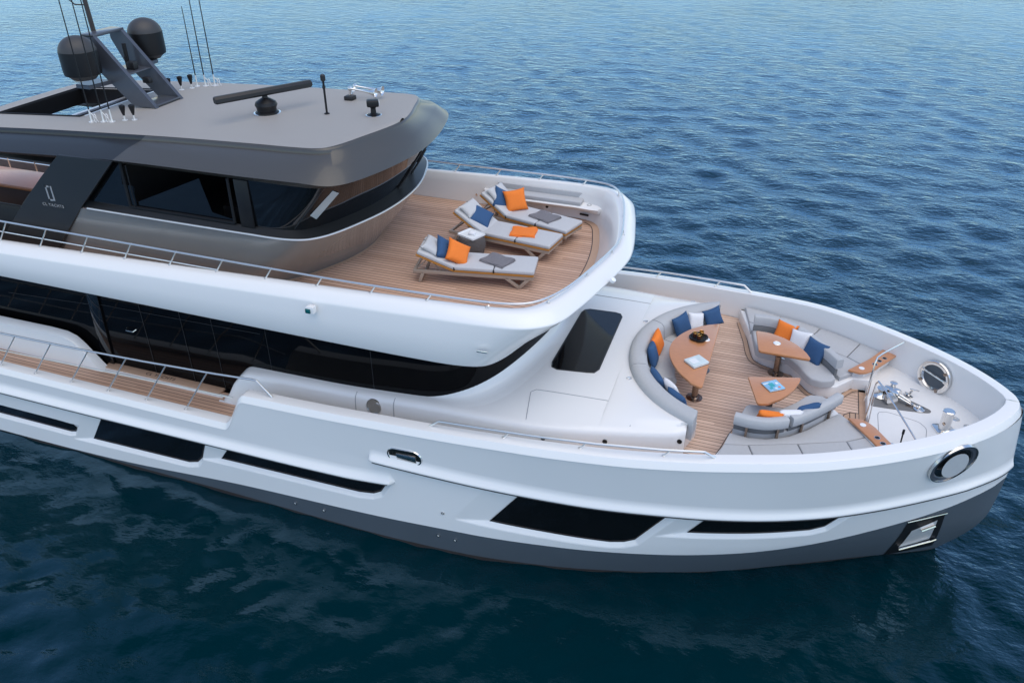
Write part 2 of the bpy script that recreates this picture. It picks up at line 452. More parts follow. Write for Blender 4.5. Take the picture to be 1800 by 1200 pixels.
for side in (-1, 1):
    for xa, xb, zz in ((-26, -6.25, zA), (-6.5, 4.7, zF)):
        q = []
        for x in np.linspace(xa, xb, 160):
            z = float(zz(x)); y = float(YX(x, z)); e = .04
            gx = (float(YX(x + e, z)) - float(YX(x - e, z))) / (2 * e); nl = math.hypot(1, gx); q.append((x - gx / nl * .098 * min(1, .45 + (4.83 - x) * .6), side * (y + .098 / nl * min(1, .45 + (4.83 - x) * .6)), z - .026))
        mb = MB(); V, F = tubeVF(q, .014, 6); mb.add(V, F); Y_(mb, "strake_shadow_line", "seam_dark", hull)  # thin dark tube standing in for the shadow line under the strake
    mb = MB(); V, F = strake(-26, -6.12, zA, side, (False, True)); mb.add(V, F); Y_(mb, "rubbing_strake", "white_gelcoat", hull, ang=45)
    mb = MB(); V, F = strake(-6.62, 4.80, zF, side, (True, False)); mb.add(V, F); Y_(mb, "rubbing_strake", "white_gelcoat", hull, ang=45)
# hull windows
def col_range(P, x):
    zs = []
    for i in range(len(P)):
        (xa, za), (xb, zb) = P[i], P[(i + 1) % len(P)]
        if (xa - x) * (xb - x) <= 0 and abs(xa - xb) > 1e-9:
            zs.append(za + (zb - za) * (x - xa) / (xb - xa))
    return min(zs), max(zs)
for W in WIN:
    x0, x1 = min(p[0] for p in W), max(p[0] for p in W)
    xs = sorted(set(np.linspace(x0 + 1e-4, x1 - 1e-4, 46).tolist() + [min(max(p[0], x0 + 1e-4), x1 - 1e-4) for p in W]))
    P, Q = [], []
    for x in xs:
        a, b = col_range(W, x)
        zz = np.linspace(a, b, 9)
        P.append([(x, -(YX(x, z) - DEPTH + .014), z) for z in zz])
        h = min(.055, (b - a) * .5)
        Q.append([(x, -(YX(x, z) - DEPTH + .019), z) for z in (a + .0 + h * .35, a + h)])
    V, F = gridVF(np.array(P)); w = Y_(MB().add(V, F), "hull_window", "black_glass", ang=60)
    V, F = gridVF(np.array(Q)); Y_(MB().add(V, F), "window_ledge", "brown_ledge", w, ang=60)

# ---- hull fittings
def on_hull(x, z, out=0.0):
    y = float(YX(x, z)); e = .05
    gx = (float(YX(x + e, z)) - float(YX(x - e, z))) / (2 * e); gz = (float(YX(x, z + e)) - float(YX(x, z - e))) / (2 * e)
    n = Vector((-gx, -1, -gz)); n.normalize()
    return Vector((x, -y, z)) + n * out, n
def stadium(a, b, r=None, n=12):
    r = b if r is None else r
    pts = []
    for cx_, cy_, a0 in ((a - r, b - r, 0), (-(a - r), b - r, 90), (-(a - r), -(b - r), 180), (a - r, -(b - r), 270)):
        for k in range(n + 1):
            t = R(a0 + 90 * k / n); pts.append((cx_ + r * math.cos(t), cy_ + r * math.sin(t)))
    return pts
def ringVF(outl, w, h, depth):
    """raised ring round an outline in the local xy plane, going down to -depth inside"""
    O = np.array(outl); c = O.mean(0); d = O - c; L = np.linalg.norm(d, axis=1, keepdims=True); nrm = d / L
    rows = [np.c_[O + nrm * w, np.zeros(len(O))], np.c_[O + nrm * w * .7, np.full(len(O), h)], np.c_[O, np.full(len(O), h)], np.c_[O - nrm * w * .25, np.full(len(O), h * .4)], np.c_[O - nrm * w * .3, np.full(len(O), -depth)]]
    return gridVF(np.array(rows), close_v=True)
def capVF(outl, z): return [(x, y, z) for x, y in outl], [tuple(range(len(outl)))]
# mooring recess above the forward strake
p, n = on_hull(-5.83, 2.42)
T = frame(p, (1, 0, .055), n)
rec = MB(); V, F = ringVF(stadium(.33, .155), .035, .022, .03); rec.add(V, F, T)
fr = Y_(rec, "mooring_recess", "steel")
mb = MB(); V, F = capVF(stadium(.33, .155), .004); mb.add(V, F, T); Y_(mb, "recess_plate", "bronze_steel", fr)
mb = MB(); V, F = boxVF(.40, .17, .012, .004); mb.add(V, F, T @ TR((.03, -.04, .012))); Y_(mb, "roller", "steel", fr)
# bow fairleads
for side in (-1, 1):
    p, n = on_hull(3.50, 3.16)
    if side > 0: p.y, n.y = -p.y, -n.y
    T = frame(p, (1, 0, .0), n)
    ell = [(.37 * math.cos(2 * math.pi * k / 48), .36 * math.sin(2 * math.pi * k / 48)) for k in range(48)]
    mb = MB(); V, F = ringVF(ell, .09, .03, .01); mb.add(V, F, T); fl = Y_(mb, "fairlead", "mast_gray" if side < 0 else "steel")
    e2 = [(.26 * math.cos(2 * math.pi * k / 48), .26 * math.sin(2 * math.pi * k / 48)) for k in range(48)]
    mb = MB(); V, F = ringVF(ell, .018, .042, .0); mb.add(V, F, T @ Matrix.Scale(1.19, 4)); Y_(mb, "rim", "steel", fl)
    mb = MB(); V, F = capVF([(x * 1.42, y * 1.38) for x, y in e2], .012); mb.add(V, F, T); Y_(mb, "throat", "black_glass", fl)
    mb = MB(); V, F = latheVF([(0, .0), (.10, .004), (.17, .015), (.215, .035)], 40); mb.add(V, F, T @ TR((.012, -.015, .022), (R(-8), 0, 0)) @ Matrix.Scale(1.22, 4)); Y_(mb, "liner", "satin_steel", fl)
# inner trumpets of the fairleads, on the inside of the bulwark
for side in (-1, 1):
    p = Vector((3.38, side * 1.12, 3.285)); nn = Vector((-.63, -side * .77, .06)).normalized()
    T = frame(p, Vector((.8, -side * .62, 0)), nn)
    mb = MB()
    prof = [(.40, -.06), (.415, .02), (.40, .045), (.36, .05), (.31, .03), (.28, -.02), (.265, -.03)]
    T = T @ Matrix.Scale(.82, 4)
    V, F = latheVF(prof[:6], 48); F = F[:-2]; mb.add(V, F, T)
    fl = Y_(mb, "fairlead_trumpet", "steel")
    mb = MB(); V, F = capVF([(.283 * math.cos(2 * math.pi * k / 40), .283 * math.sin(2 * math.pi * k / 40)) for k in range(40)], -.018); mb.add(V, F, T); Y_(mb, "opening", "boot_gray", fl)
    mb = MB(); V, F = tubeVF([T @ Vector((-.29, .08, .035)), T @ Vector((.29, .02, .035))], .018); mb.add(V, F)
    for sx in (-1, 1): V, F = boxVF(.07, .08, .05, .012); mb.add(V, F, T @ TR((.29 * sx, .05 - .03 * sx, .03)))
    Y_(mb, "chafe_bar", "steel", fl)
    for a in (215, 300, 40):
        mb = MB(); V, F = boxVF(.10, .07, .03, .01); mb.add(V, F, T @ TR((.33 * math.cos(R(a)), .33 * math.sin(R(a)), .045), (0, 0, R(a)))); Y_(mb, "boss", "bronze_steel", fl)
# anchor pocket
mb = MB()
cs = [(3.19, .10), (3.19, 1.50), (3.95, 1.60), (4.02, .28)]
P = []
for v in np.linspace(0, 1, 12):
    row = []
    for uu in np.linspace(0, 1, 12):
        x = (1 - uu) * ((1 - v) * 3.12 + v * 3.22) + uu * ((1 - v) * 3.98 + v * 3.86); z = (1 - uu) * (.05 + v * 1.45) + uu * (.30 + v * 1.25)
        q, nn = on_hull(x, z, .008); row.append(tuple(q))
    P.append(row)
V, F = gridVF(np.array(P)); mb.add(V, F); ap = Y_(mb, "anchor_pocket", "black_plastic")
mb = MB(); P = []
for v in np.linspace(0, 1, 10):
    row = []
    for uu in np.linspace(0, 1, 10):
        x = 3.30 + uu * .50 + v * (.06 - .1 * uu); z = .42 + uu * .28 + v * (.72 - .04 * uu)
        q, nn = on_hull(x, z, .016); row.append(tuple(q))
    P.append(row)
V, F = gridVF(np.array(P)); mb.add(V, F); Y_(mb, "anchor_plate", "satin_steel", ap)
q0, _ = on_hull(3.30, .42, .05); q1, _ = on_hull(3.80, .68, .06); q2, _ = on_hull(3.92, .66, .03)
mb = MB(); V, F = tubeVF([q0, q1, q2], .022); mb.add(V, F); Y_(mb, "anchor_stock", "steel", ap); mb = MB()
q0, _ = on_hull(3.52, 1.14, .04); q1, _ = on_hull(3.74, 1.24, .04); V, F = tubeVF([q0, q1], .03); mb.add(V, F)
Y_(mb, "anchor_shank", "steel", ap)
q0, _ = on_hull(3.20, 1.47, .02); q1, _ = on_hull(3.88, 1.56, .02); mb = MB(); V, F = tubeVF([q0, q1], .012); mb.add(V, F); Y_(mb, "pocket_rim", "steel", ap)
# through-hull outlets
for x, z in ((-5.16, 1.12), (-5.3, .45), (-4.95, .42), (-8.6, .3), (-7.9, .33)):
    q, nn = on_hull(x, z, .004); T = frame(q, (1, 0, 0), nn)
    mb = MB(); V, F = latheVF([(.035, 0), (.035, .012), (.02, .014), (.018, .002)], 14); mb.add(V, F, T); Y_(mb, "outlet", "steel")

# ---- side deck, sills and door of the main cabin
mb = MB(); V, F = polyVF([(-24, -3.36), (-9.2, -3.36), (-9.2, -2.5), (-24, -2.5)], 1.9, 1.985); mb.add(V, F)
V, F = polyVF([(-24, 3.36), (-9.2, 3.36), (-9.2, 2.5), (-24, 2.5)], 1.9, 1.985); mb.add(V, F)
sdeck = Y_(mb, "side_deck", "teak_deck")
mb = MB(); V, F = boxVF(14, .055, .03, .008); mb.add(V, F, TR((-17.2, -2.62, 1.995)))
V, F = boxVF(.9, .05, .03, .008); mb.add(V, F, TR((-10.2, -2.80, 1.995))); V, F = boxVF(3.6, .045, .03, .008); mb.add(V, F, TR((-12.45, -2.68, 1.995)))
Y_(mb, "gutter", "white_gelcoat", sdeck)
mb = MB(); V, F = boxVF(3.15, .22, .05, .012); mb.add(V, F, TR((-12.35, -2.52, 2.012))); sill = Y_(mb, "door_sill", "teak_margin", sdeck)

wall = [(-4.05, 0), (-4.12, .6), (-4.32, 1.4), (-4.62, 2.05), (-5.0, 2.4), (-5.6, 2.55), (-6.6, 2.58), (-9, 2.56), (-10.6, 2.43), (-14, 2.42), (-24, 2.42)]
mb = MB(); V, F = loft([[(x, y, 1.9) for x, y in wall], [(x, y, 3.3) for x, y in wall], [(x + (.0), y + .0, 4.6) for x, y in wall]], 6); mb.add(V, F)
cabin = Y_(mb, "main_cabin", "smoked_glass", ang=50)
def strip_on_wall(pts, w, name, m, y=-2.584, par=None):
    wy = lambda x: -float(np.interp(x, [-24, -14, -10.6, -9, -6.6], [2.42, 2.42, 2.43, 2.56, 2.58])) - .004
    mb = MB(); V, F = tubeVF([(x, wy(x), z) for x, z in pts], w, 6); mb.add(V, F); return Y_(mb, name, m, par or cabin)
for pts in ([(-16.4, 3.40), (-13.95, 3.53)], [(-13.75, 3.58), (-10.8, 3.64), (-9.5, 3.73)]): strip_on_wall(pts, .006, "seam", "seam_dark")
for x in (-12.6, -11.55, -10.75, -9.35, -6.95):
    strip_on_wall([(x, 2.0), (x - .0, 4.5)], .005, "seam", "seam_dark")
mb = MB(); V, F = boxVF(.30, .05, 2.65, .01); mb.add(V, F, TR((-13.85, -2.44, 3.28), (0, R(3), 0))); Y_(mb, "door_post", "black_glass", cabin)
mb = MB(); V, F = tubeVF([(-13.12, -2.42, 3.10), (-13.08, -2.49, 3.08), (-12.90, -2.49, 3.08), (-12.86, -2.42, 3.11)], .014); mb.add(V, F); Y_(mb, "door_handle", "steel", cabin)
# aft sill coaming, white, with sloping forward end
mb = MB()
sec = []
for x, zt in ((-24, 2.74), (-15.2, 2.80), (-14.75, 2.78), (-14.5, 2.70), (-14.3, 2.52), (-13.95, 2.12), (-13.8, 1.97)):
    sec.append([(x, -2.56, zt), (x, -2.66, zt - .01), (x, -2.74, zt - .07 if zt > 2.1 else zt - .01), (x, -2.76, 1.95)])
V, F = gridVF(np.array(sec)); mb.add(V, F); Y_(mb, "sill_coaming", "white_gelcoat", ang=50)

# ---- coachroof with the long forward coaming
zin = pchip([-10.6, -10.45, -10.2, -9.95, -7.3, -5.6, -5.0, -4.4, -3.6, -.9], [1.97, 2.2, 2.72, 2.88, 3.0, 3.13, 3.22, 3.36, 3.46, 3.49])
zed = pchip([-10.6, -10.45, -10.2, -9.85, -7.2, -5.6, -3.85, -1.88, -.9], [1.95, 2.1, 2.5, 2.78, 2.94, 3.06, 3.17, 3.29, 3.38])
yed = pchip([-10.6, -9.8, -7.2, -5.6, -3.85, -1.88, -1.2, -1.0, -.9], [2.80, 2.80, 2.83, 2.87, 2.93, 2.66, 2.53, 2.47, 2.38])
SR, SX = 2.47, .07
xs = sorted(set(np.linspace(-10.6, -9.7, 14).tolist() + np.linspace(-9.7, -5.8, 14).tolist() + np.linspace(-5.8, -2.42, 34).tolist() + (SX - SR + (np.linspace(0, 1, 26) ** 2) * (SR - SX - .9)).tolist() + [-.9]))
mb = MB()
for side in (-1, 1):
    sec = []
    for x in xs:
        yi = math.sqrt(max(0, SR ** 2 - (x - SX) ** 2)) if x > SX - SR else 0.0
        yi = min(yi, 2.3)
        ye, z1, z2 = float(yed(x)), float(zin(x)), float(zed(x))
        row = [(x, yi, min(z1, 2.9) if False else z1 - (.55 if x > SX - SR else 0))] if x > SX - SR else [(x, 0, z1)]
        for t in np.linspace(0, 1, 9):
            y = yi + (ye - .16 - yi) * t
            z = z1 - (z1 - z2 - .05) * max(0, (t - .35) / .65) ** 2
            # fillet rising towards the dark front of the cabin
            row.append((x, y, z))
        row += [(x, ye - .08, z2 + .03), (x, ye - .03, z2 - .01), (x, ye, z2 - .08), (x, ye + .015, z2 - .3), (x, ye + .02, 1.95)]
        sec.append([(a, side * b, c) for a, b, c in row])
    V, F = gridVF(np.array(sec)); mb.add(V, F)
    # front face beside the sofa
    fc = sec[-1]; fcv = fc + [(fc[-1][0], fc[0][1], 1.95)]
    mb.add(fcv, [tuple(range(len(fcv)))])
roof = Y_(mb, "coachroof", "white_gelcoat", ang=38)
def top_z(x, y):
    ye, z1, z2 = float(yed(x)), float(zin(x)), float(zed(x)); y = abs(y)
    t = min(1, y / (ye - .16)); z = z1 - (z1 - z2 - .05) * max(0, (t - .35) / .65) ** 2
    if y > ye - .16: z = z2 + .05 - (y - ye + .16) * .5
    return z
def groove(pts, parent, name="panel_seam", w=.007, m="seam_gray", n=10):
    P = []
    for a, b in zip(pts[:-1], pts[1:]):
        for t in np.linspace(0, 1, n, endpoint=False):
            x, y = a[0] + (b[0] - a[0]) * t, a[1] + (b[1] - a[1]) * t; P.append((x, y, top_z(x, y) + .001))
    x, y = pts[-1]; P.append((x, y, top_z(x, y) + .001))
    mb = MB(); V, F = tubeVF(P, w, 5); mb.add(V, F); return Y_(mb, name, m, parent)
for s in (-1, 1):
    groove([(-3.72, s * 2.80), (-3.86, s * 2.1), (-3.78, s * 2.02), (-1.95, s * 1.95), (-1.87, s * 2.0), (-1.87, s * 2.5)], roof)
groove([(-5.0, 2.0), (-3.8, 1.98)], roof)
# fillet sweeping up to the dark front of the cabin
mb = MB(); rows = []
fp = smooth_path([(-6.4, -2.58), (-5.6, -2.55), (-5.0, -2.40), (-4.62, -2.05), (-4.32, -1.4), (-4.12, -.6), (-4.05, 0), (-4.12, .6), (-4.32, 1.4), (-4.62, 2.05), (-5.0, 2.4), (-5.6, 2.55), (-6.4, 2.58)], 8)
ft = np.gradient(fp, axis=0); ft /= np.linalg.norm(ft, axis=1, keepdims=True); fn_ = np.c_[ft[:, 1], -ft[:, 0]]
amp = np.clip((fp[:, 0] + 5.9) / 1.3, 0, 1); amp = amp * amp * (3 - 2 * amp)
for off, dz in ((-.03, .30), (.02, .20), (.05, .125), (.10, .07), (.17, .03), (.26, .010), (.38, .001), (.46, -.012)):
    row = []
    for (x, y), n_, a_ in zip(fp, fn_, amp):
        o = off * (.25 + .75 * a_); X, Yv = x + n_[0] * o, y + n_[1] * o
        row.append((X, Yv, top_z(X, Yv) + dz * a_ - .004 * (1 - a_)))
    rows.append(row)
V, F = gridVF(np.array(rows)); mb.add(V, F); Y_(mb, "fillet", "white_gelcoat", roof, ang=80)
# skylight
sk = [(-3.02, 1.2), (-2.9, 1.17), (-2.84, 1.05), (-2.80, -1.1), (-2.86, -1.24), (-3.0, -1.27), (-3.58, -1.34), (-3.70, -1.28), (-3.74, -1.12), (-3.72, 1.0), (-3.68, 1.12), (-3.58, 1.18)]
mb = MB(); P = [(x, y, top_z(x, y) + .012) for x, y in sk]; mb.add(P, [tuple(range(len(P)))])
skl = Y_(mb, "skylight", "black_glass", roof, smooth=False)
mb = MB(); V, F = tubeVF([(x, y, top_z(x, y) + .006) for x, y in sk], .012, 6, closed=True); mb.add(V, F); Y_(mb, "skylight_gasket", "black_rubber", skl)
# small fittings on the coachroof: pop-up cleats, filler caps
for x, y in ((-1.52, 2.42), (-1.75, 1.98), (-2.32, 1.02), (-2.18, -1.22), (-1.98, -1.75), (-1.15, -2.25)):
    mb = MB(); V, F = latheVF([(.05, 0), (.05, .012), (.03, .016)], 14); mb.add(V, F, TR((x, y, top_z(x, y)))); V, F = boxVF(.09, .025, .02, .006); mb.add(V, F, TR((x, y, top_z(x, y) + .02), (0, 0, .5)))
    Y_(mb, "deck_fitting", "steel", roof)
for x, z in ((-3.35, 3.0), (-2.25, 3.08), (-.98, 3.22)):
    mb = MB(); V, F = latheVF([(.045, 0), (.045, .012), (.02, .014)], 14); mb.add(V, F, frame((x, -float(yed(x)) - .018, z), (1, 0, 0), (0, -1, 0))); Y_(mb, "courtesy_light", "black_plastic", roof)
q = Vector((-6.84, -2.845, 2.80)); T = frame(q, (1, 0, .05), (0, -1, .15))
mb = MB(); V, F = ringVF([(.145 * math.cos(2 * math.pi * k / 36), .145 * math.sin(2 * math.pi * k / 36)) for k in range(36)], .02, .015, .0); mb.add(V, F, T)
fc = Y_(mb, "filler_cap", "steel", roof); mb = MB(); V, F = capVF([(.14 * math.cos(2 * math.pi * k / 36), .14 * math.sin(2 * math.pi * k / 36)) for k in range(36)], .006); mb.add(V, F, T); Y_(mb, "cap_plate", "steel", fc)
for x in (-7.25, -6.4):
    mb = MB(); V, F = tubeVF([(x, -float(yed(x)) + .10, float(zed(x)) + .042), (x, -float(yed(x)) + .02, float(zed(x)) - .02), (x, -float(yed(x)) - .005, float(zed(x)) - .1), (x, -float(yed(x)) - .02, float(zed(x)) - .35), (x, -float(yed(x)) - .022, 2.2)], .008, 5); mb.add(V, F); Y_(mb, "panel_seam", "seam_gray", roof)

# ---- foredeck sole and anchor deck
def inner_poly(x0, x1, off, n=30):
    x = np.linspace(x0, x1, n); y = np.maximum(f2((x - XA) / (4.64 - XA)) - off, 0.02)
    return [(a, -b) for a, b in zip(x, y)] + [(a, b) for a, b in zip(x[::-1], y[::-1])]
mb = MB(); V, F = polyVF(inner_poly(-3.0, 2.3, .33), 2.5, 2.85); mb.add(V, F); fdeck = Y_(mb, "foredeck", "teak_fore", smooth=False)
mb = MB(); V, F = polyVF(inner_poly(2.2, 4.28, .34), 2.5, 3.0, .03); mb.add(V, F); adeck = Y_(mb, "anchor_deck", "white_nonslip")
def band(pts, w, z, name, m, parent, h=.006, n=6, closed=False):
    P = smooth_path(pts, n) if n > 1 else np.array(pts, float)
    t = np.gradient(P, axis=0); L = np.linalg.norm(t, axis=1, keepdims=True); nn = np.c_[-t[:, 1], t[:, 0]] / L
    G = np.array([np.c_[P, np.full(len(P), z + h)], np.c_[P + nn * w, np.full(len(P), z + h)]])
    V, F = gridVF(G); mb = MB().add(V, F); return Y_(mb, name, m, parent, smooth=False)
mg = [(-.41, 2.78), (-.21, 2.05), (-.02, 1.30), (.2, 1.12), (.77, .93), (1.13, .42), (1.34, .34), (1.61, .40), (1.93, .83), (2.2, .88)]
for s in (-1, 1):
    P = [(x, y * s) for x, y in mg]
    band(P, .10 * s * -1, 2.85, "margin_plank", "teak_margin", fdeck)
    band([(x - .0, y) for x, y in P], .012 * s * -1, 2.855, "caulk_line", "seam_dark", fdeck)
    Q = np.array(P); t = np.gradient(Q, axis=0); L = np.linalg.norm(t, axis=1, keepdims=True); Q = Q + np.c_[t[:, 1], -t[:, 0]] / L * .10 * s
    band(Q.tolist(), .012 * s * -1, 2.855, "caulk_line", "seam_dark", fdeck)
band([(2.07, -.9), (2.07, 0), (2.07, .9)], -.13, 2.85, "margin_plank", "teak_margin", fdeck)
band([(2.07, -.9), (2.07, 0), (2.07, .9)], -.012, 2.856, "caulk_line", "seam_dark", fdeck)
# small teak step against the anchor deck
arc = [(2.06, -.62), (1.90, -.60), (1.80, -.50), (1.76, -.36), (1.80, -.22), (1.90, -.12), (2.06, -.10)]
mb = MB(); V, F = polyVF(arc, 2.84, 2.92, .008, 1); mb.add(V, F); stp = Y_(mb, "bow_step", "teak_margin", fdeck)
for pts in (arc, [(2.0, -.62), (2.0, -.10)], [(1.9, -.60), (1.9, -.12)]):
    mb = MB(); V, F = tubeVF([(x, y, 2.922) for x, y in pts], .007, 5); mb.add(V, F); Y_(mb, "caulk_line", "seam_dark", stp)

# hatch and fittings of the anchor deck
def fillet_(P):
    out = []
    for i in range(len(P)):
        p, a, b = (np.array(P[k % len(P)]) for k in (i, i - 1, i + 1))
        p1, p2 = p + (a - p) * min(.3, .12 / np.linalg.norm(a - p)), p + (b - p) * min(.3, .12 / np.linalg.norm(b - p))
        out += [tuple((1 - t) ** 2 * p1 + 2 * t * (1 - t) * p + t * t * p2) for t in np.linspace(0, 1, 5)]
    return out
hp = [(2.38, -.95), (2.38, -.05), (2.55, .02), (3.1, -.12), (3.22, -.3), (3.15, -.85), (3.0, -1.0)]
mb = MB(); V, F = tubeVF([(x, y, 3.0) for x, y in fillet_(hp)], .006, 5, closed=True); mb.add(V, F); Y_(mb, "hatch_seam", "seam_gray", adeck)
pad = smooth_path([(2.27, .12), (2.25, .36), (2.42, .72), (2.62, .80), (2.9, .60), (3.2, .42), (3.33, .33), (3.30, .24), (3.1, .20), (2.6, .14), (2.27, .12)], 4)[:-1]
mb = MB(); V, F = polyVF([tuple(p) for p in pad], 2.99, 3.012, .006, 1); mb.add(V, F); Y_(mb, "windlass_pad", "gray_pad", adeck)
# windlass
wls = empty("windlass", (2.62, .46, 3.01)); wls.parent = yacht
def W_(prof, loc, rot, name, m="steel", n=24):
    V, F = latheVF(prof, n); mb = MB().add(V, F, TR(loc, rot)); return mb.build(name, MATS and m, wls)
W_([(.15, 0), (.15, .03), (.10, .05), (.07, .09), (.06, .13), (.085, .17), (.095, .19), (.07, .195), (.0, .195)], (-.18, .05, 0), (0, 0, 0), "warping_drum")
W_([(.12, 0), (.13, .04), (.09, .06), (.05, .10), (.05, .22), (.07, .25), (.03, .262), (0, .262)], (.02, .22, 0), (0, 0, 0), "capstan")
W_([(.0, -.16), (.085, -.155), (.095, -.12), (.095, .10), (.08, .15), (0, .16)], (.02, .10, .12), (0, R(80), R(-35)), "gearbox")
W_([(0, -.09), (.11, -.08), (.12, -.02), (.06, 0), (.12, .02), (.11, .08), (0, .09)], (-.02, -.10, .07), (R(78), 0, R(25)), "chain_wheel")
W_([(.09, 0), (.09, .02), (.03, .03), (.025, .12), (.0, .125)], (.34, .26, 0), (0, R(22), R(20)), "cleat")
mb = MB(); V, F = boxVF(.17, .035, .025, .01); mb.add(V, F, TR((.42, .28, .13), (0, 0, R(-10)))); mb.build("cleat_horn", "steel", wls)
mb = MB(); V, F = tubeVF([(.06, .05, .14), (.2, -.02, .12), (.34, -.08, .07)], .016); mb.add(V, F); V, F = tubeVF([(.06, .0, .12), (.2, -.07, .09), (.34, -.12, .05)], .016); mb.add(V, F); mb.build("chain_stopper", "steel", wls)
mb = MB()
for k in range(9):
    t = k / 8; c = Vector((.10 + .36 * t, 0 - .13 * t, .07 - .04 * t)); a = R(0 if k % 2 else 90)
    P = [c + Matrix.Rotation(-.35, 3, 'Z') @ Vector((.035 * math.cos(q), .02 * math.sin(q) * math.cos(a), .02 * math.sin(q) * math.sin(a))) for q in np.linspace(0, 2 * math.pi, 12, endpoint=False)]
    V, F = tubeVF(P, .008, 6, closed=True); mb.add(V, F)
mb.build("anchor_chain", "steel", wls)
W_([(.10, 0), (.105, .02), (.07, .03), (.05, .01)], (.50, -.17, 0), (0, 0, 0), "chain_pipe")
mb = MB(); V, F = boxVF(.22, .10, .012, .005); mb.add(V, F, TR((.38, -.12, .01), (0, 0, R(-20)))); mb.build("chain_plate", "bronze_steel", wls)
# bollard
mb = MB(); V, F = latheVF([(.10, .0), (.10, .02), (.095, .03), (.095, .34), (.105, .36), (.105, .385), (.085, .40), (0, .402)], 28); mb.add(V, F, TR((3.50, -.22, 3.03)))
bol = Y_(mb, "bollard", "steel"); mb = MB(); V, F = polyVF(stadium(.17, .15, .05, 4), 0, .035, .012, 2); mb.add(V, F, TR((3.50, -.22, 3.0), (0, 0, R(20)))); Y_(mb, "bollard_base", "steel", bol)
mb = MB(); V, F = tubeVF([(3.43, -.31, 3.2), (3.47, -.34, 3.17)], .014); mb.add(V, F); Y_(mb, "keeper_pin", "bronze_steel", bol)
for x, y in ((3.75, .20), (3.93, .02)):
    mb = MB(); V, F = latheVF([(.07, 0), (.07, .008), (.05, .012), (.045, .004), (0, .004)], 20); mb.add(V, F, TR((x, y, 3.0))); Y_(mb, "deck_plate", "steel", adeck)
# starboard cleat, foot switch and lever
mb = MB(); V, F = latheVF([(.075, 0), (.075, .03), (.06, .045), (0, .05)], 20); mb.add(V, F, TR((2.52, -1.06, 3.0))); Y_(mb, "foot_switch", "steel", adeck)
mb = MB(); V, F = polyVF(stadium(.24, .10, .09, 4), 0, .02, .006, 1); mb.add(V, F, TR((2.74, -1.08, 3.0))); V, F = latheVF([(.06, .02), (.07, .06), (.04, .12), (.06, .15), (0, .16)], 16); mb.add(V, F, TR((2.85, -1.1, 3.0))); Y_(mb, "mooring_capstan", "steel", adeck)
mb = MB(); V, F = tubeVF([(2.72, -1.02, 3.02), (2.71, -1.02, 3.30)], .014); mb.add(V, F); V, F = tubeVF([(2.71, -1.02, 3.28), (2.71, -1.02, 3.37)], .022); mb.add(V, F); Y_(mb, "control_lever", "black_plastic", adeck)
# bow hand rails from the middle of the deck to the bulwarks
for s in (1, -1):
    mb = MB(); V, F = tubeVF([(2.16, .34 * s, 2.95), (2.17, .36 * s, 3.80), (2.19, .42 * s, 3.90), (2.30, .64 * s, 3.88), (2.86, 1.80 * s, 3.62)], .016); mb.add(V, F)
    V, F = tubeVF([(2.21, .46 * s, 3.0), (2.19, .42 * s, 3.55)], .012); mb.add(V, F); V, F = latheVF([(.04, 0), (.04, .012), (0, .014)], 12); mb.add(V, F, frame((2.86, 1.80 * s, 3.62), (1, 0, 0), (-.4, -s, 0)))
    Y_(mb, "bow_handrail", "steel")

# ---- upper deck: bulwark shell, floor
K = 11
foot = [(-3.42, 0), (-3.45, .75), (-3.53, 1.4), (-3.66, 2.0), (-3.85, 2.6), (-4.1, 2.85), (-4.5, 2.93), (-5.3, 2.97), (-7.5, 3.0), (-15, 3.0), (-24, 3.0)]
capi = [(-2.92, 0), (-2.97, .5), (-3.11, 1.2), (-3.32, 2.0), (-3.52, 2.5), (-3.78, 2.83), (-4.25, 2.97), (-5.3, 3.03), (-7.5, 3.06), (-15, 3.07), (-24, 3.07)]
rail = [(-2.82, 0), (-2.87, .5), (-3.0, 1.2), (-3.2, 2.05), (-3.42, 2.58), (-3.7, 2.90), (-4.2, 3.04), (-5.3, 3.11), (-7.5, 3.14), (-15, 3.15), (-24, 3.15)]
cres = [(-2.72, 0), (-2.77, .52), (-2.90, 1.23), (-3.08, 2.1), (-3.29, 2.70), (-3.6, 3.04), (-4.15, 3.18), (-5.3, 3.25), (-7.5, 3.27), (-15, 3.27), (-24, 3.27)]
crea = [(-2.57, 0), (-2.62, .55), (-2.75, 1.27), (-2.95, 2.18), (-3.17, 2.84), (-3.55, 3.18), (-4.1, 3.31), (-5.3, 3.37), (-7.5, 3.385), (-15, 3.385), (-24, 3.385)]
bell = [(-2.78, 0), (-2.83, .6), (-2.96, 1.35), (-3.18, 2.25), (-3.45, 2.88), (-3.8, 3.19), (-4.3, 3.34), (-5.3, 3.415), (-7.5, 3.43), (-15, 3.43), (-24, 3.43)]
lowr = [(-3.25, 0), (-3.30, .7), (-3.42, 1.5), (-3.62, 2.3), (-3.85, 2.85), (-4.12, 3.17), (-4.45, 3.31), (-5.3, 3.395), (-7.5, 3.42), (-15, 3.42), (-24, 3.42)]
lip_ = [(-3.66, 0), (-3.70, .8), (-3.80, 1.6), (-3.95, 2.3), (-4.10, 2.78), (-4.32, 3.12), (-4.62, 3.25), (-5.3, 3.32), (-7.5, 3.36), (-15, 3.38), (-24, 3.38)]
sof_ = [(-4.0, 0), (-4.05, .6), (-4.25, 1.4), (-4.55, 2.03), (-4.95, 2.38), (-5.4, 2.5), (-5.8, 2.55), (-6.4, 2.56), (-8, 2.56), (-15, 2.56), (-24, 2.56)]
zc = [5.61, 5.61, 5.61, 5.60, 5.59, 5.585, 5.58, 5.55, 5.47, 5.21, 5.0]
def Lv(P, Z): return [(x, y, z) for (x, y), z in zip(P, Z)]
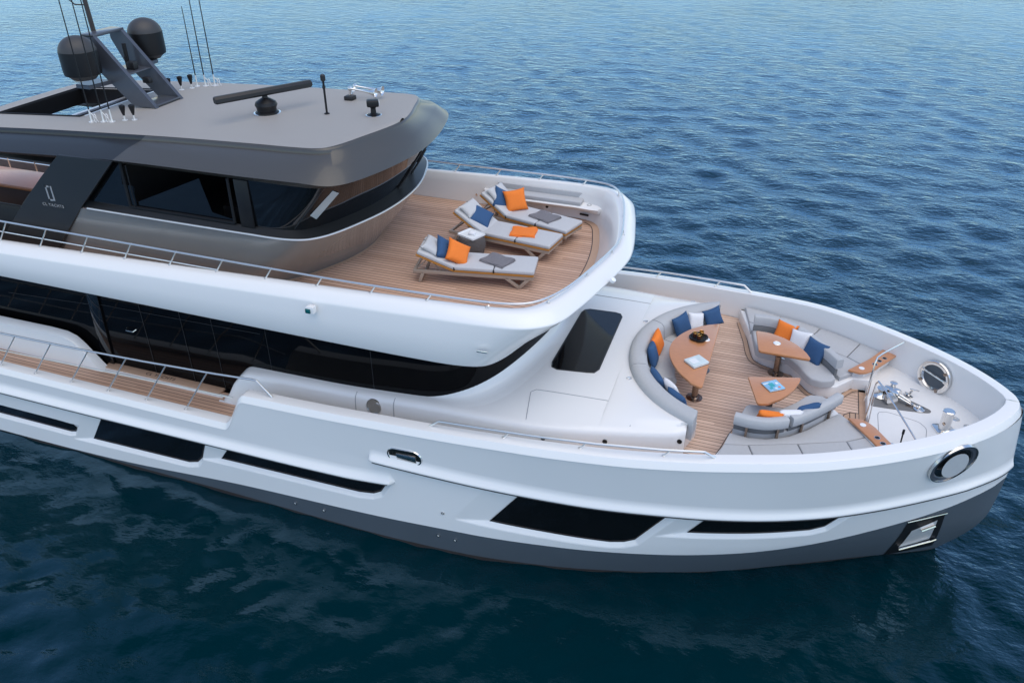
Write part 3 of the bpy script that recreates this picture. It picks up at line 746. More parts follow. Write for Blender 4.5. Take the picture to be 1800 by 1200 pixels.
ZCR = [5.40, 5.40, 5.40, 5.395, 5.39, 5.39, 5.39, 5.37, 5.29, 5.06, 4.85]
ZBE = [5.20, 5.20, 5.19, 5.17, 5.15, 5.12, 5.08, 5.03, 4.98, 4.85, 4.7]
ZLI = [4.54, 4.54, 4.53, 4.52, 4.50, 4.48, 4.47, 4.47, 4.48, 4.50, 4.50]
def mixp(A, B, t): return [(a[0] * (1 - t) + b[0] * t, a[1] * (1 - t) + b[1] * t) for a, b in zip(A, B)]
def mixz(A, B, t): return [a * (1 - t) + b * t for a, b in zip(A, B)]
lv = [
    Lv(foot, [4.80] * K), Lv([(a[0] * .35 + b[0] * .65, a[1] * .35 + b[1] * .65) for a, b in zip(foot, capi)], [z - .22 for z in zc]),
    Lv(capi, [z - .03 for z in zc]), Lv([(a[0] * .7 + b[0] * .3, a[1] * .7 + b[1] * .3) for a, b in zip(capi, rail)], zc), Lv(rail, [z + .012 for z in zc]),
    Lv(cres, [z - .035 for z in zc]),
    Lv(mixp(cres, crea, .88), mixz([z - .035 for z in zc], ZCR, .86)), Lv(crea, ZCR), Lv(mixp(crea, bell, .08), mixz(ZCR, ZBE, .08)),
    Lv(bell, ZBE),
    Lv(lowr, [4.86, 4.86, 4.85, 4.83, 4.80, 4.76, 4.72, 4.68, 4.66, 4.64, 4.6]),
    Lv(mixp(lowr, lip_, .90), mixz([4.86, 4.86, 4.85, 4.83, 4.80, 4.76, 4.72, 4.68, 4.66, 4.64, 4.6], ZLI, .90)), Lv(lip_, ZLI),
    Lv([(x - .05, y - .05 if y > .05 else 0) for x, y in lip_], [4.50, 4.50, 4.49, 4.48, 4.46, 4.44, 4.43, 4.43, 4.44, 4.46, 4.46]),
    Lv(sof_, [4.56] * K),
]
mb = MB(); V, F = loft(lv, 9); mb.add(V, F)
udb = Y_(mb, "upper_bulwark", "white_gelcoat", ang=179)
full = half_level([(x, y, 4.8) for x, y in foot], 9)
mb = MB(); mb.add([(p[0], p[1] , 4.795) for p in full], [tuple(range(len(full)))])
V, F = polyVF([(-24, -2.9), (-7, -2.9), (-7, 2.9), (-24, 2.9)], 4.62, 4.79); 
udk = Y_(mb, "upper_deck", "teak_deck", smooth=False)
def offset_band(P3, w0, w1, z, name, m, par):
    P = np.array(P3)[:, :2]; t = np.gradient(P, axis=0); L = np.linalg.norm(t, axis=1, keepdims=True); nn = np.c_[-t[:, 1], t[:, 0]] / L
    G = np.array([np.c_[P + nn * w0, np.full(len(P), z)], np.c_[P + nn * w1, np.full(len(P), z)]])
    V, F = gridVF(G); return Y_(MB().add(V, F), name, m, par, smooth=False)
sel = full[(full[:, 0] > -5.0) & (full[:, 1] < 2.87) & (full[:, 1] > -2.87)]
offset_band(sel, -.0, .15, 4.801, "margin_plank", "teak_margin", udk)
offset_band(sel, .145, .162, 4.803, "caulk_line", "seam_dark", udk)
# moulded ledges along the inside of both bulwarks; each carries a long cushion
for s in (-1, 1):
    rows = []
    for x, k in ((-6.75, .0), (-6.45, .8), (-6.2, 1), (-4.4, 1), (-4.1, .95), (-3.88, .55), (-3.80, 0)):
        yo = 3.0 - max(0, x + 4.2) * .55
        rows.append([(x, s * (yo + .05), 5.20), (x, s * (yo - .02 - .30 * k), 5.185), (x, s * (yo - .03 - .315 * k), 5.165), (x, s * (yo - .03 - .24 * k), 5.08), (x, s * (yo - .01), 4.98)])
    mb = MB(); V, F = gridVF(np.array(rows)); mb.add(V, F); Y_(mb, "bench_ledge", "white_gelcoat", udb, ang=50)
mb = MB(); V, F = latheVF([(.06, 0), (.06, .012), (.04, .012), (.035, -.01), (0, -.01)], 20); mb.add(V, F, TR((-4.13, 2.82, 5.192))); Y_(mb, "cup_holder", "steel", udb)
mb = MB(); V, F = latheVF([(.12, 0), (.12, .012), (.09, .018), (.03, .012), (0, .03)], 28); mb.add(V, F, frame((-5.16, 2.935, 4.98), (1, 0, 0), (0, -1, .0))); spk = Y_(mb, "speaker", "white_gelcoat", udb)
mb = MB(); V, F = latheVF([(.035, 0), (.03, .03), (0, .036)], 14); mb.add(V, F, frame((-5.16, 2.93, 4.98), (1, 0, 0), (0, -1, .0))); Y_(mb, "speaker_cone", "black_plastic", spk)
mb = MB(); V, F = boxVF(.22, .02, .05, .01); mb.add(V, F, TR((-4.25, 2.86, 4.93), (0, 0, R(-8)))); Y_(mb, "vent_slot", "black_plastic", udb)
mb = MB(); V, F = latheVF([(.03, 0), (.03, .02), (0, .022)], 12); mb.add(V, F, frame((-6.95, 2.995, 5.02), (1, 0, 0), (0, -1, 0))); Y_(mb, "deck_light", "steel", udb)
mb = MB(); V, F = boxVF(.20, .03, .035, .012); mb.add(V, F, TR((-4.30, -3.41, 4.93), (0, 0, R(3)))); Y_(mb, "drain_slot", "steel", udb)
mb = MB(); V, F = polyVF([(-.07, -.05), (.08, -.05), (.08, .06), (-.04, .06)], 0, .13, .012, 2); mb.add(V, F, TR((-7.5, -3.5, 5.13))); nl = Y_(mb, "navigation_light", "white_gelcoat", udb)
mb = MB(); V, F = boxVF(.10, .03, .085, .01); mb.add(V, F, TR((-7.52, -3.56, 5.18))); Y_(mb, "lens", "green_lens", nl)
mb = MB(); V, F = latheVF([(.05, 0), (.05, .06), (.03, .075), (0, .078)], 16); mb.add(V, F, frame((-2.66, -1.15, 5.44), (1, 0, 0), (.5, -.2, .8))); Y_(mb, "bow_light", "light_lens", udb)

# ---- hand rails
def railing(parent_name, tops, mids, posts, r=.019, rp=.013):
    mb = MB()
    for t in tops: V, F = tubeVF(t, r, 10); mb.add(V, F)
    o = Y_(mb, parent_name, "rail_steel")
    for t in mids: V, F = tubeVF(t, .012, 8); Y_(MB().add(V, F), "mid_rail", "rail_steel", o)
    for a, b in posts:
        m2 = MB(); V, F = tubeVF([a, b], rp, 8); m2.add(V, F); V, F = latheVF([(.032, 0), (.032, .012), (.018, .02)], 12); m2.add(V, F, TR(a)); Y_(m2, "stanchion", "rail_steel", o)
    return o
rl = half_level(Lv(rail, [5.715, 5.715, 5.71, 5.70, 5.70, 5.70, 5.69, 5.68, 5.66, 5.67, 5.67]), 8)
post = []
def cap_at(x, side):
    xs_ = [p[0] for p in rail][::-1]; ys_ = [p[1] for p in rail][::-1]; zs_ = zc[::-1]
    return (x, side * float(np.interp(x, xs_, ys_)), float(np.interp(x, xs_, zs_)) + .01)
for s in (-1, 1):
    for k in range(14):
        x = -4.34 - 1.07 * k
        a = cap_at(x, s); zt = 5.67; dx = min(.36, (zt - a[2]) * .72)
        post.append((a, (x + dx, s * 3.13, zt)))
for (x, y) in ((-3.42, -2.58), (-3.06, -1.45), (-2.86, -.38), (-3.06, 1.45), (-2.86, .55), (-3.42, 2.58)):
    post.append(((x, y, 5.61), (x, y, 5.71)))
mids = []
for s in (-1, 1):
    mids.append([(-24, s * 3.12, 5.40), (-9.68, s * 3.12, 5.42)])
railing("upper_handrail", [rl], mids, post)
# side-deck rail on the low starboard coaming
def sd_top(x): return float(np.interp(x, [-24, -15.74, -13.73, -11.84, -10.08, -9.06], [2.95, 3.01, 3.05, 3.12, 3.21, 3.28]))
for s in (-1, 1):
    tops = [[(-24, s * 3.42, 2.95)] + [(x, s * 3.42, sd_top(x)) for x in (-15.74, -13.73, -11.84, -10.08, -9.15)] + [(-9.05, s * 3.42, 3.27), (-8.72, s * 3.45, 2.98)]]
    mids = [[(-24, s * 3.41, 2.5), (-15.98, s * 3.41, 2.52), (-13.19, s * 3.41, 2.60), (-11.25, s * 3.41, 2.66), (-9.72, s * 3.41, 2.70)]]
    post = []
    for k in range(10):
        x = -11.01 - 1.015 * k
        post.append(((x, s * 3.42, 2.10), (x + .80, s * 3.42, sd_top(x + .8))))
    railing("side_handrail", tops, mids, post, r=.022, rp=.015)
# foredeck rail along the bulwark cap
for s in (-1, 1):
    def cp(x, off=.2): return (x, s * (float(f2((x - XA) / (4.64 - XA))) - off), float(ZS(x)) + .012)
    X = [-5.05, -3.9, -2.53, -1.14, -.45]
    top = [(-5.32,) + cp(-5.32)[1:]] + [(x + .12, s * abs(cp(x)[1]), cp(x)[2] + .145) for x in (-5.25, -4.4, -3.4, -2.4, -1.3, -.62)] + [(-.32,) + cp(-.32)[1:]]
    post = [(cp(x), (x + .10, cp(x)[1], cp(x)[2] + .14)) for x in (-3.9, -2.53, -1.14)]
    railing("bulwark_handrail", [top], [], post, r=.022, rp=.015)

# ---- wheelhouse
wf = [(-8.2, 0), (-8.28, .6), (-8.45, 1.1), (-8.78, 1.75), (-9.15, 2.2), (-9.65, 2.45), (-10.2, 2.5), (-11, 2.52), (-13.0, 2.52), (-14.6, 2.52)]
wm = [(-7.72, 0), (-7.78, .7), (-7.96, 1.35), (-8.25, 2.0), (-8.56, 2.38), (-8.95, 2.55), (-9.6, 2.58), (-11, 2.59), (-13.0, 2.59), (-14.6, 2.59)]
wk = [(-7.3, 0), (-7.36, .76), (-7.55, 1.5), (-7.8, 2.15), (-8.08, 2.48), (-8.5, 2.61), (-9.2, 2.63), (-11, 2.64), (-13.0, 2.64), (-14.5, 2.64)]
gb = [(-7.58, 0), (-7.63, .7), (-7.8, 1.4), (-8.03, 2.0), (-8.25, 2.3), (-8.6, 2.44), (-9.2, 2.47), (-11, 2.49), (-13.0, 2.49), (-14.0, 2.49)]
gt = [(-7.02, 0), (-7.08, .8), (-7.22, 1.5), (-7.44, 2.1), (-7.70, 2.42), (-8.2, 2.49), (-9.2, 2.50), (-11, 2.50), (-12.8, 2.50), (-13.3, 2.50)]
mb = MB(); V, F = loft([Lv(wf, [4.78] * 10), Lv(wf, [4.84] * 10), Lv(wm, [5.40] * 10), Lv([(x, y) for x, y in wk], [5.985] * 10)], 7); mb.add(V, F)
whs = Y_(mb, "wheelhouse", "wall_gray", ang=50)
kl = half_level(Lv(wk, [6.0] * 10), 7); kl = kl[kl[:, 0] > -13.2]
mb = MB(); V, F = tubeVF(kl.tolist(), .02, 8); mb.add(V, F); Y_(mb, "knuckle_trim", "knuckle_silver", whs)
mb = MB(); V, F = loft([Lv(wk, [6.005] * 10), Lv([(a[0] * .5 + b[0] * .5, a[1] * .5 + b[1] * .5) for a, b in zip(wk, gb)], [6.05] * 10), Lv(gb, [6.10] * 10)], 7); mb.add(V, F); Y_(mb, "window_shelf", "matte_dark", whs, ang=50)
wfl = half_level(Lv(wf, [4.8] * 10), 7); s2 = wfl[(wfl[:, 0] > -9.6)]
offset_band(s2, 0.0, -.09, 4.806, "margin_plank", "teak_margin", whs)
# glazing, with an open side window to starboard
G = np.array([half_level(Lv([(a[0] * (1 - t) + b[0] * t, a[1] * (1 - t) + b[1] * t) for a, b in zip(gb, gt)], [6.10 + .92 * t] * 10), 7) for t in np.linspace(0, 1, 5)])
V, F = gridVF(G)
F2 = []
for f in F:
    c = np.mean([V[i] for i in f], axis=0)
    if c[1] < 0 and -11.95 < c[0] < -9.45 and 6.1 < c[2] < 7.0: continue
    if c[1] > 0 and -11.3 < c[0] < -10.6: continue
    F2.append(f)
glz = Y_(MB().add(V, F2), "wheelhouse_glazing", "black_glass", ang=60)
# interior seen through the open window
mb = MB(); V, F = polyVF([(-13.0, -2.40), (-9.9, -2.3), (-9.0, -1.2), (-8.8, 0), (-9.0, 1.2), (-9.9, 2.3), (-13.0, 2.40)], 5.3, 5.35); mb.add(V, F); Y_(mb, "cabin_sole", "interior_dark", whs)
mb = MB(); V, F = boxVF(.06, 4.6, 1.9, 0); mb.add(V, F, TR((-12.5, 0.2, 6.0))); Y_(mb, "bulkhead", "interior_dark", whs)
mb = MB(); V, F = boxVF(1.9, .04, .58, .02); mb.add(V, F, TR((-11.2, 1.9, 6.22), (0, R(-14), R(4)))); Y_(mb, "side_lining", "interior_beige", whs)
mb = MB(); V, F = boxVF(.5, 1.5, .35, .05); mb.add(V, F, TR((-9.0, .3, 6.35))); V, F = boxVF(.5, .9, .9, .08); mb.add(V, F, TR((-9.95, -.2, 5.95))); V, F = boxVF(.7, 1.2, .5, .08); mb.add(V, F, TR((-10.1, -1.2, 5.85))); Y_(mb, "helm_console", "black_plastic", whs)
mb = MB(); V, F = boxVF(.9, .05, .22, .02); mb.add(V, F, TR((-9.9, 1.2, 6.75))); Y_(mb, "overhead_locker", "interior_beige", whs)
mb = MB(); V, F = polyVF([(-12.0, 6.12), (-9.62, 6.12), (-9.62, 6.17), (-10.1, 6.25), (-10.25, 6.90), (-11.9, 6.20)], 0, .012); mb.add(V, F, frame((0, -2.462, 0), (1, 0, 0), (0, -1, 0))); Y_(mb, "sliding_pane", "black_glass", whs, smooth=False)
mb = MB()
for pts in ([(-12.02, -2.50, 6.12), (-12.0, -2.51, 7.0)], [(-9.6, -2.50, 6.12), (-9.58, -2.51, 7.0)], [(-12.02, -2.5, 6.12), (-9.6, -2.5, 6.12)]):
    V, F = tubeVF(pts, .03, 6); mb.add(V, F)
V, F = tubeVF([(-11.88, -2.52, 6.14), (-11.86, -2.53, 6.98)], .012, 6); mb.add(V, F)
Y_(mb, "window_frame", "black_plastic", whs)
mb = MB(); V, F = boxVF(.30, .03, .92, .01); mb.add(V, F, TR((-9.30, -2.51, 6.54))); Y_(mb, "window_post", "black_plastic", whs)
# pale sun-blind strip on the corner pane
def glass_pt(s, t, off=.012, side=-1):
    """point on the starboard glazing: s = fractional control index from the front, t = height fraction"""
    i = min(int(s), 8); f = s - i
    p = [np.array(P[i]) * (1 - f) + np.array(P[i + 1]) * f for P in (gb, gt)]
    q = p[0] * (1 - t) + p[1] * t
    return Vector((q[0] + off * .55, side * (q[1] + off), 6.10 + .92 * t))
q = [glass_pt(3.96, .36, .03), glass_pt(3.52, .22, .03), glass_pt(2.95, .78, .03), glass_pt(3.32, .88, .03)]
mb = MB(); mb.add([tuple(p) for p in q], [(0, 1, 2, 3)]); Y_(mb, "window_blind", "light_blind", whs, smooth=False)
mb = MB(); V, F = tubeVF([glass_pt(4.45, .04, .01), glass_pt(4.1, .5, .01), glass_pt(3.79, .98, .01)], .014, 6); mb.add(V, F); Y_(mb, "corner_post", "matte_dark", whs)
# wipers
for s0, s1 in ((.30, .72), (1.55, 1.95)):
    mb = MB(); A_, B_, C_ = glass_pt(s0, -.04, .05, 1), glass_pt((s0 + s1) / 2, .22, .07, 1), glass_pt(s1, .48, .05, 1)
    V, F = tubeVF([A_, B_, C_], .022, 6); mb.add(V, F); V, F = tubeVF([glass_pt(s0 + .12, -.04, .06, 1), glass_pt(s1 - .02, .34, .07, 1)], .013, 6); mb.add(V, F)
    V, F = tubeVF([glass_pt(s1 - .16, .20, .03, 1), glass_pt(s1 + .14, .74, .03, 1)], .018, 6); mb.add(V, F); V, F = boxVF(.11, .11, .07, .01); mb.add(V, F, TR(A_)); Y_(mb, "wiper", "black_rubber", whs)

# ---- hardtop
ve = [(-6.85, 0), (-6.92, .8), (-7.08, 1.6), (-7.27, 2.25), (-7.50, 2.55), (-8.0, 2.645), (-9.2, 2.655), (-11, 2.64), (-12.3, 2.63), (-14.2, 2.63), (-17.3, 2.63)]
vz = [7.05, 7.05, 7.06, 7.09, 7.12, 7.15, 7.13, 7.11, 7.08, 6.98, 6.80]
rz_ = [(-7.2, 0), (-7.27, .5), (-7.46, 1.13), (-7.66, 1.72), (-7.92, 1.97), (-8.5, 2.03), (-9.2, 2.03), (-11, 2.05), (-12.3, 2.07), (-14.2, 2.09), (-17.3, 2.12)]
rzz = [7.575, 7.57, 7.56, 7.55, 7.54, 7.52, 7.50, 7.44, 7.38, 7.28, 7.08]
vm = [(a[0] * .45 + b[0] * .55 + (.03 if a[0] > -8 else 0), (a[1] * .45 + b[1] * .55) + (.045 if a[1] > .1 else 0)) for a, b in zip(ve, rz_)]
vmz = [a * .45 + b * .55 for a, b in zip(vz, rzz)]
top2 = [(x - .05 if x > -7.9 else x, y - .05 if y > .1 else y) for x, y in rz_]
under = [(x - .03 if x > -7.6 else x, y - .03 if y > .1 else y) for x, y in ve]
undr2 = [(x, y) for x, y in gt] + [(-17.3, 2.45)]
GG = np.array([half_level(L, 8) for L in (Lv(undr2, [7.01] * 7 + [7.0, 6.99, 6.93, 6.76]), Lv(under, [z - .02 for z in vz]), Lv(ve, vz), Lv(vm, vmz), Lv(rz_, [z - .075 for z in rzz]), Lv([(x - .008 if x > -7.9 else x, y - .008 if y > .1 else y) for x, y in rz_], [z - .03 for z in rzz]), Lv([(x - .025 if x > -7.9 else x, y - .025 if y > .1 else y) for x, y in rz_], [z - .002 for z in rzz]), Lv(top2, [z + .012 for z in rzz]), Lv([(x - .55 if x > -9 else x, max(0, y - .32) if y > .4 else y * .5) for x, y in top2], [z + .004 for z in rzz]))])
V, F = gridVF(GG)
bm = bmesh.new(); bv = [bm.verts.new(p) for p in V]
for f in F:
    try: bm.faces.new([bv[i] for i in f])
    except ValueError: pass
bmesh.ops.bisect_plane(bm, geom=list(bm.verts) + list(bm.edges) + list(bm.faces), plane_co=(-12.05, 0, 7.08), plane_no=(1, 0, -1.05))
V, F = bmVF(bm)
mb = MB(); mb.v = V; mb.f = F
for f in F:
    c = np.mean([V[i] for i in f], axis=0); mb.mi.append(1 if c[0] < -12.05 + (c[2] - 7.08) * 1.05 else 0)
hard = Y_(mb, "hardtop", ["metal_gray", "matte_dark"], ang=58)
ring = half_level(Lv(top2, [z + .012 for z in rzz]), 8); ring = ring[ring[:, 1] >= -1e-6]; ring = ring[np.argsort(ring[:, 0])]
rw = lambda x: float(np.interp(x, ring[:, 0], ring[:, 1])) + .004
rze = lambda x: float(np.interp(x, ring[:, 0], ring[:, 2]))
RX1 = float(ring[-1, 0])
def roof_z(x, y): return rze(x) + .002 + .045 * (1 - min(1, (y / max(.1, float(rw(x)))) ** 2))
HX0, HX1, HY0, HY1 = -16.4, -14.1, -1.2, 1.1
xs = sorted(set(np.linspace(-16.9, -7.9, 50).tolist() + (RX1 - (np.linspace(.999, .0, 36) ** 2) * (RX1 + 7.9)).tolist() + [HX0, HX1]))
mb = MB(); rows = []; sg = []
for x in xs:
    w = float(rw(x)); y0 = max(HY0, -w * .5); y1 = min(HY1, w * .5)
    ys = np.concatenate([np.linspace(-w, y0, 6), np.linspace(y0, y1, 7)[1:], np.linspace(y1, w, 6)[1:]])
    rows.append([(x, y, roof_z(x, y)) for y in ys])
V, F = gridVF(np.array(rows))
F2 = []
for f in F:
    c = np.mean([V[i] for i in f], axis=0)
    if HX0 < c[0] < HX1 and HY0 < c[1] < HY1: continue
    F2.append(f)
rtop = Y_(MB().add(V, F2), "roof_panel", "roof_gray", hard, ang=60)
mb = MB()
hc = [(HX0, HY0), (HX1, HY0), (HX1, HY1), (HX0, HY1)]
rows = [[(x + (.02 if x == HX0 else -.02) * k, y + (.02 if y == HY0 else -.02) * k, (roof_z(x, y) + .012) if d == 0 else roof_z(x, y) - d) for x, y in hc] for d, k in ((0, 0), (.01, 1.2), (.36, 1.4))]
V, F = gridVF(np.array(rows), close_v=True); mb.add(V, F); V, F = tubeVF([(x, y, roof_z(x, y) + .006) for x, y in hc], .022, 6, closed=True); mb.add(V, F)
Y_(mb, "sunroof_frame", "black_plastic", hard)
mb = MB()
for k in range(9):
    V, F = boxVF(.075, 2.1, .03, .006); mb.add(V, F, TR((-14.18 - .085 * k, -.05, 7.08), (0, R(18), 0)))
Y_(mb, "folded_louvre", "mast_gray", hard)
mb = MB(); V, F = boxVF(.10, 2.15, .03, .006); mb.add(V, F, TR((-14.98, -.05, 7.1))); V, F = boxVF(.05, 2.2, .03, .006); mb.add(V, F, TR((-14.02, -.05, 7.335), (0, R(-3), 0))); Y_(mb, "louvre_track", "knuckle_silver", hard)
mb = MB(); V, F = polyVF([(-17.3, -2.4), (-12.4, -2.4), (-12.4, -1.25), (-17.3, -1.25)], 6.72, 6.75); mb.add(V, F); V, F = polyVF([(-17.3, 1.15), (-12.4, 1.15), (-12.4, 2.4), (-17.3, 2.4)], 6.72, 6.75); mb.add(V, F); Y_(mb, "ceiling_lining", "interior_dark", hard)
# dark slanted side panels
for s in (-1, 1):
    pp = [(-11.62, 7.45), (-12.06, 7.05), (-13.15, 6.02), (-14.3, 4.78), (-16.6, 4.78), (-15.62, 5.02), (-14.72, 5.86), (-13.75, 6.74), (-13.5, 7.0), (-13.4, 7.3)]
    pp = [(-12.02, 7.08), (-13.12, 6.02), (-14.28, 4.79), (-16.5, 4.79), (-15.55, 5.05), (-14.68, 5.90), (-13.98, 6.52), (-13.35, 7.05)]
    mb = MB(); V, F = polyVF(pp, -.05, .012, .004, 1); mb.add(V, F, frame((0, s * 2.645, 0), (1, 0, 0), (0, s, 0)) if s < 0 else Matrix(((1, 0, 0, 0), (0, 0, 1, 2.64), (0, 1, 0, 0), (0, 0, 0, 1))))
    pil = Y_(mb, "side_pillar", "matte_dark", smooth=False)
    if s < 0: pillar = pil
    mb = MB(); V, F = boxVF(11, .08, 1.0, .01); mb.add(V, F, TR((-19.9, s * 2.60, 5.28))); Y_(mb, "sundeck_bulwark", "black_plastic" if s < 0 else "matte_dark", pil)
# emblem and lettering on the starboard pillar
def text(body, size, loc, rot, m, parent, name="lettering", spacing=1.0, sx=1.0):
    c = bpy.data.curves.new(name, 'FONT'); c.body = body; c.size = size; c.extrude = .003; c.align_x = 'CENTER'; c.space_character = spacing
    tmp = bpy.data.objects.new(name, c); COL.objects.link(tmp); bpy.context.view_layer.update()
    me = bpy.data.meshes.new_from_object(tmp.evaluated_get(bpy.context.evaluated_depsgraph_get())); bpy.data.objects.remove(tmp)
    o = bpy.data.objects.new(name, me); COL.objects.link(o); me.materials.clear(); me.materials.append(MATS[m]); o.location = loc; o.rotation_euler = rot; o.scale = (sx, 1, 1); o.parent = parent
    return o
text("CL YACHTS", .088, (-13.86, -2.665, 5.93), (R(90), 0, 0), "silver_letter", pillar, spacing=1.25, sx=1.0)
mb = MB()
for (x0, z0, x1, z1) in ((-13.93, 6.05, -13.895, 6.37), (-13.93, 6.05, -13.83, 6.085), (-13.93, 6.335, -13.83, 6.37), (-13.80, 6.09, -13.765, 6.37), (-13.84, 6.06, -13.765, 6.09)):
    V, F = boxVF(x1 - x0, .006, z1 - z0, 0); mb.add(V, F, TR(((x0 + x1) / 2, -2.662, (z0 + z1) / 2)))
Y_(mb, "emblem", "silver_letter", pillar, smooth=False)
text("CL YACHTS", .13, (-12.42, -2.565, 2.0385), (0, 0, 0), "seam_dark", sill, spacing=1.2)

# ---- mast arch, domes and roof gear
arch = empty("mast_arch", (-13.0, 0, 7.42)); arch.parent = yacht
def arch_side(y0, y1):
    # slanted box beam from the roof up and aft
    prof = [(-12.78, 7.42), (-13.36, 7.42), (-14.06, 8.08), (-14.32, 8.60), (-14.30, 8.79), (-14.0, 8.79)]
    V, F = polyVF([(x + 13.0, z - 7.42) for x, z in prof], y0, y1, .008, 1)
    return V, F
Tm = Matrix(((1, 0, 0, 0), (0, 0, 1, 0), (0, 1, 0, 0), (0, 0, 0, 1)))
for a, b in ((-.44, -.34), (.34, .44)):
    mb = MB(); V, F = arch_side(a, b); mb.add(V, F, Tm); mb.build("arch_leg", "mast_gray", arch, smooth=False)
mb = MB(); V, F = boxVF(.34, .88, .06, .012); mb.add(V, F, TR((-1.16, 0, 1.37))); mb.build("cross_plate", "mast_gray", arch)
mb = MB(); V, F = boxVF(.7, .74, .03, .01); mb.add(V, F, TR((-.75, 0, .62))); mb.build("cross_plate", "mast_gray", arch)
mb = MB(); V, F = boxVF(.5, .8, .04, .01); mb.add(V, F, TR((-.05, 0, .03))); mb.build("cross_plate", "mast_gray", arch)
for s in (-1, 1):
    mb = MB(); V, F = polyVF([(-1.25, s * .4), (-.75, s * .4), (-.85, s * .95), (-1.2, s * .95)][::s], .42, .50, .01, 1); mb.add(V, F, TR((.12 if s > 0 else -.06, 0, .16 if s > 0 else 0))); mb.build("dome_bracket", "mast_gray", arch)
mb = MB(); V, F = tubeVF([(-1.34, -.05, 1.36), (-1.42, -.05, 3.4)], [.05, .04], 10); mb.add(V, F); V, F = tubeVF([(-1.40, -.05, 2.2), (-1.38, .3, 2.22), (-1.0, .75, 2.3)], .02, 6); mb.add(V, F)
V, F = tubeVF([(-1.38, -.05, 1.9), (-1.5, -.2, 1.92), (-1.62, -.25, 2.05), (-1.62, -.22, 2.2), (-1.5, -.12, 2.28), (-1.4, -.05, 2.27)], .014, 6); mb.add(V, F); V, F = tubeVF([(-1.5, -.12, 2.28), (-1.52, -.12, 3.3)], .010, 6); mb.add(V, F)
mb.build("signal_mast", "brown_ledge", arch)
mb = MB(); V, F = tubeVF([(-.85, .18, .62), (-.85, .18, 1.12)], .045, 10); mb.add(V, F); V, F = tubeVF([(-.72, .0, .62), (-.72, .0, .9)], .02, 8); mb.add(V, F); mb.build("mast_light", "black_plastic", arch)
mb = MB(); V, F = boxVF(.2, .14, .16, .02); mb.add(V, F, TR((-.62, .05, .72))); mb.build("junction_box", "black_rubber", arch); mb = MB(); V, F = boxVF(.18, .12, .12, .02); mb.add(V, F, TR((-.35, .1, .42))); mb.build("junction_box", "black_rubber", arch)
def dome(x, y, z, r, h, name="radome"):
    prof = [(0, -.02), (r * .62, -.02), (r * .72, .02), (r * .97, .10), (r, .16), (r * 1.0, h - r * .85)]
    for k in range(1, 9):
        a = R(90 * k / 8); prof.append((r * math.cos(a), h - r * .85 + r * .85 * math.sin(a)))
    mb = MB(); V, F = latheVF(prof, 40); mb.add(V, F, TR((x, y, z))); o = Y_(mb, name, "dome_gray", ang=50)
    mb = MB(); V, F = latheVF([(r * .98, .08), (r * 1.012, .15), (r * 1.012, h - r * .80), (r * 1.0, h - r * .79)], 40); mb.add(V, F[:-2], TR((x, y, z))); Y_(mb, "skirt", "black_plastic", o)
    return o
dome(-14.02, -.90, 8.06, .365, .83)
dome(-13.95, .98, 8.10, .36, .83)
def whip(x, y, h, coil):
    z = roof_z(x, y)
    mb = MB(); V, F = tubeVF([(x, y, z + .22), (x + .0, y, z + h)], [.014, .008], 6); mb.add(V, F); o = Y_(mb, "whip_antenna", "black_plastic")
    mb = MB(); V, F = latheVF([(.062, 0), (.062, .014), (.024, .028), (.017, .06), (.014, .26), (.0, .27)], 14); mb.add(V, F, TR((x, y, z))); Y_(mb, "antenna_base", "satin_steel", o)
    if coil:
        P = [(x + .12 + .04 * math.cos(a) , y - .02 + .02 * math.sin(a * .5), z + .09 + .09 * math.sin(a)) for a in np.linspace(0, 2 * math.pi, 14)]
        mb = MB(); V, F = tubeVF([(x + .02, y, z + .2)] + P + [(x + .18, y, z + .02)], .008, 6); mb.add(V, F); Y_(mb, "cable_loop", "rope_white", o)
for i, (x, y) in enumerate(((-13.50, -1.5), (-13.24, -1.45), (-13.05, -1.42))): whip(x, y, 3.4, i < 2)
for i, (x, y, h) in enumerate(((-13.30, 1.55, 1.75), (-13.12, 1.62, 3.4), (-12.92, 1.70, 3.4))): whip(x, y, h, i > 0)
def mushroom(x, y):
    z = roof_z(x, y)
    mb = MB(); V, F = latheVF([(.018, .1), (.03, .14), (.06, .27), (.06, .30), (.03, .315), (0, .318)], 14); mb.add(V, F, TR((x, y, z))); o = Y_(mb, "gps_antenna", "black_plastic")
    mb = MB(); V, F = latheVF([(.058, 0), (.058, .012), (.018, .022), (.015, .12)], 14); mb.add(V, F, TR((x, y, z))); Y_(mb, "antenna_base", "satin_steel", o)
for x, y in ((-12.85, -1.28), (-12.66, -1.22), (-13.55, .92), (-13.42, 1.15), (-13.30, 1.36)): mushroom(x, y)
# radar scanner
zr = roof_z(-10.3, 0)
mb = MB(); V, F = latheVF([(.24, 0), (.235, .03), (.19, .05), (.20, .12), (.225, .17), (.20, .23), (.12, .28), (.06, .31), (.05, .36), (0, .36)], 30); mb.add(V, F, TR((-10.16, -.24, zr))); rad = Y_(mb, "radar_scanner", "black_plastic")
mb = MB(); V, F = latheVF([(.27, 0), (.27, .012), (.22, .02)], 30); mb.add(V, F, TR((-10.16, -.24, zr))); Y_(mb, "radar_base", "steel", rad)
d = Vector((1.01, 1.79, 0)).normalized()
prof = [(-.075, -.03), (-.07, .03), (-.02, .075), (.05, .07), (.075, .02), (.05, -.06), (-.03, -.07)]
rows = []
for t in (-1.04, -1.01, 1.01, 1.04):
    c = Vector((-10.13, -.27, zr + .43)) + d * t; sc = .8 if abs(t) > 1.02 else 1; n_ = Vector((-d.y, d.x, 0))
    rows.append([tuple(c + n_ * a * sc + Vector((0, 0, b * sc))) for a, b in prof])
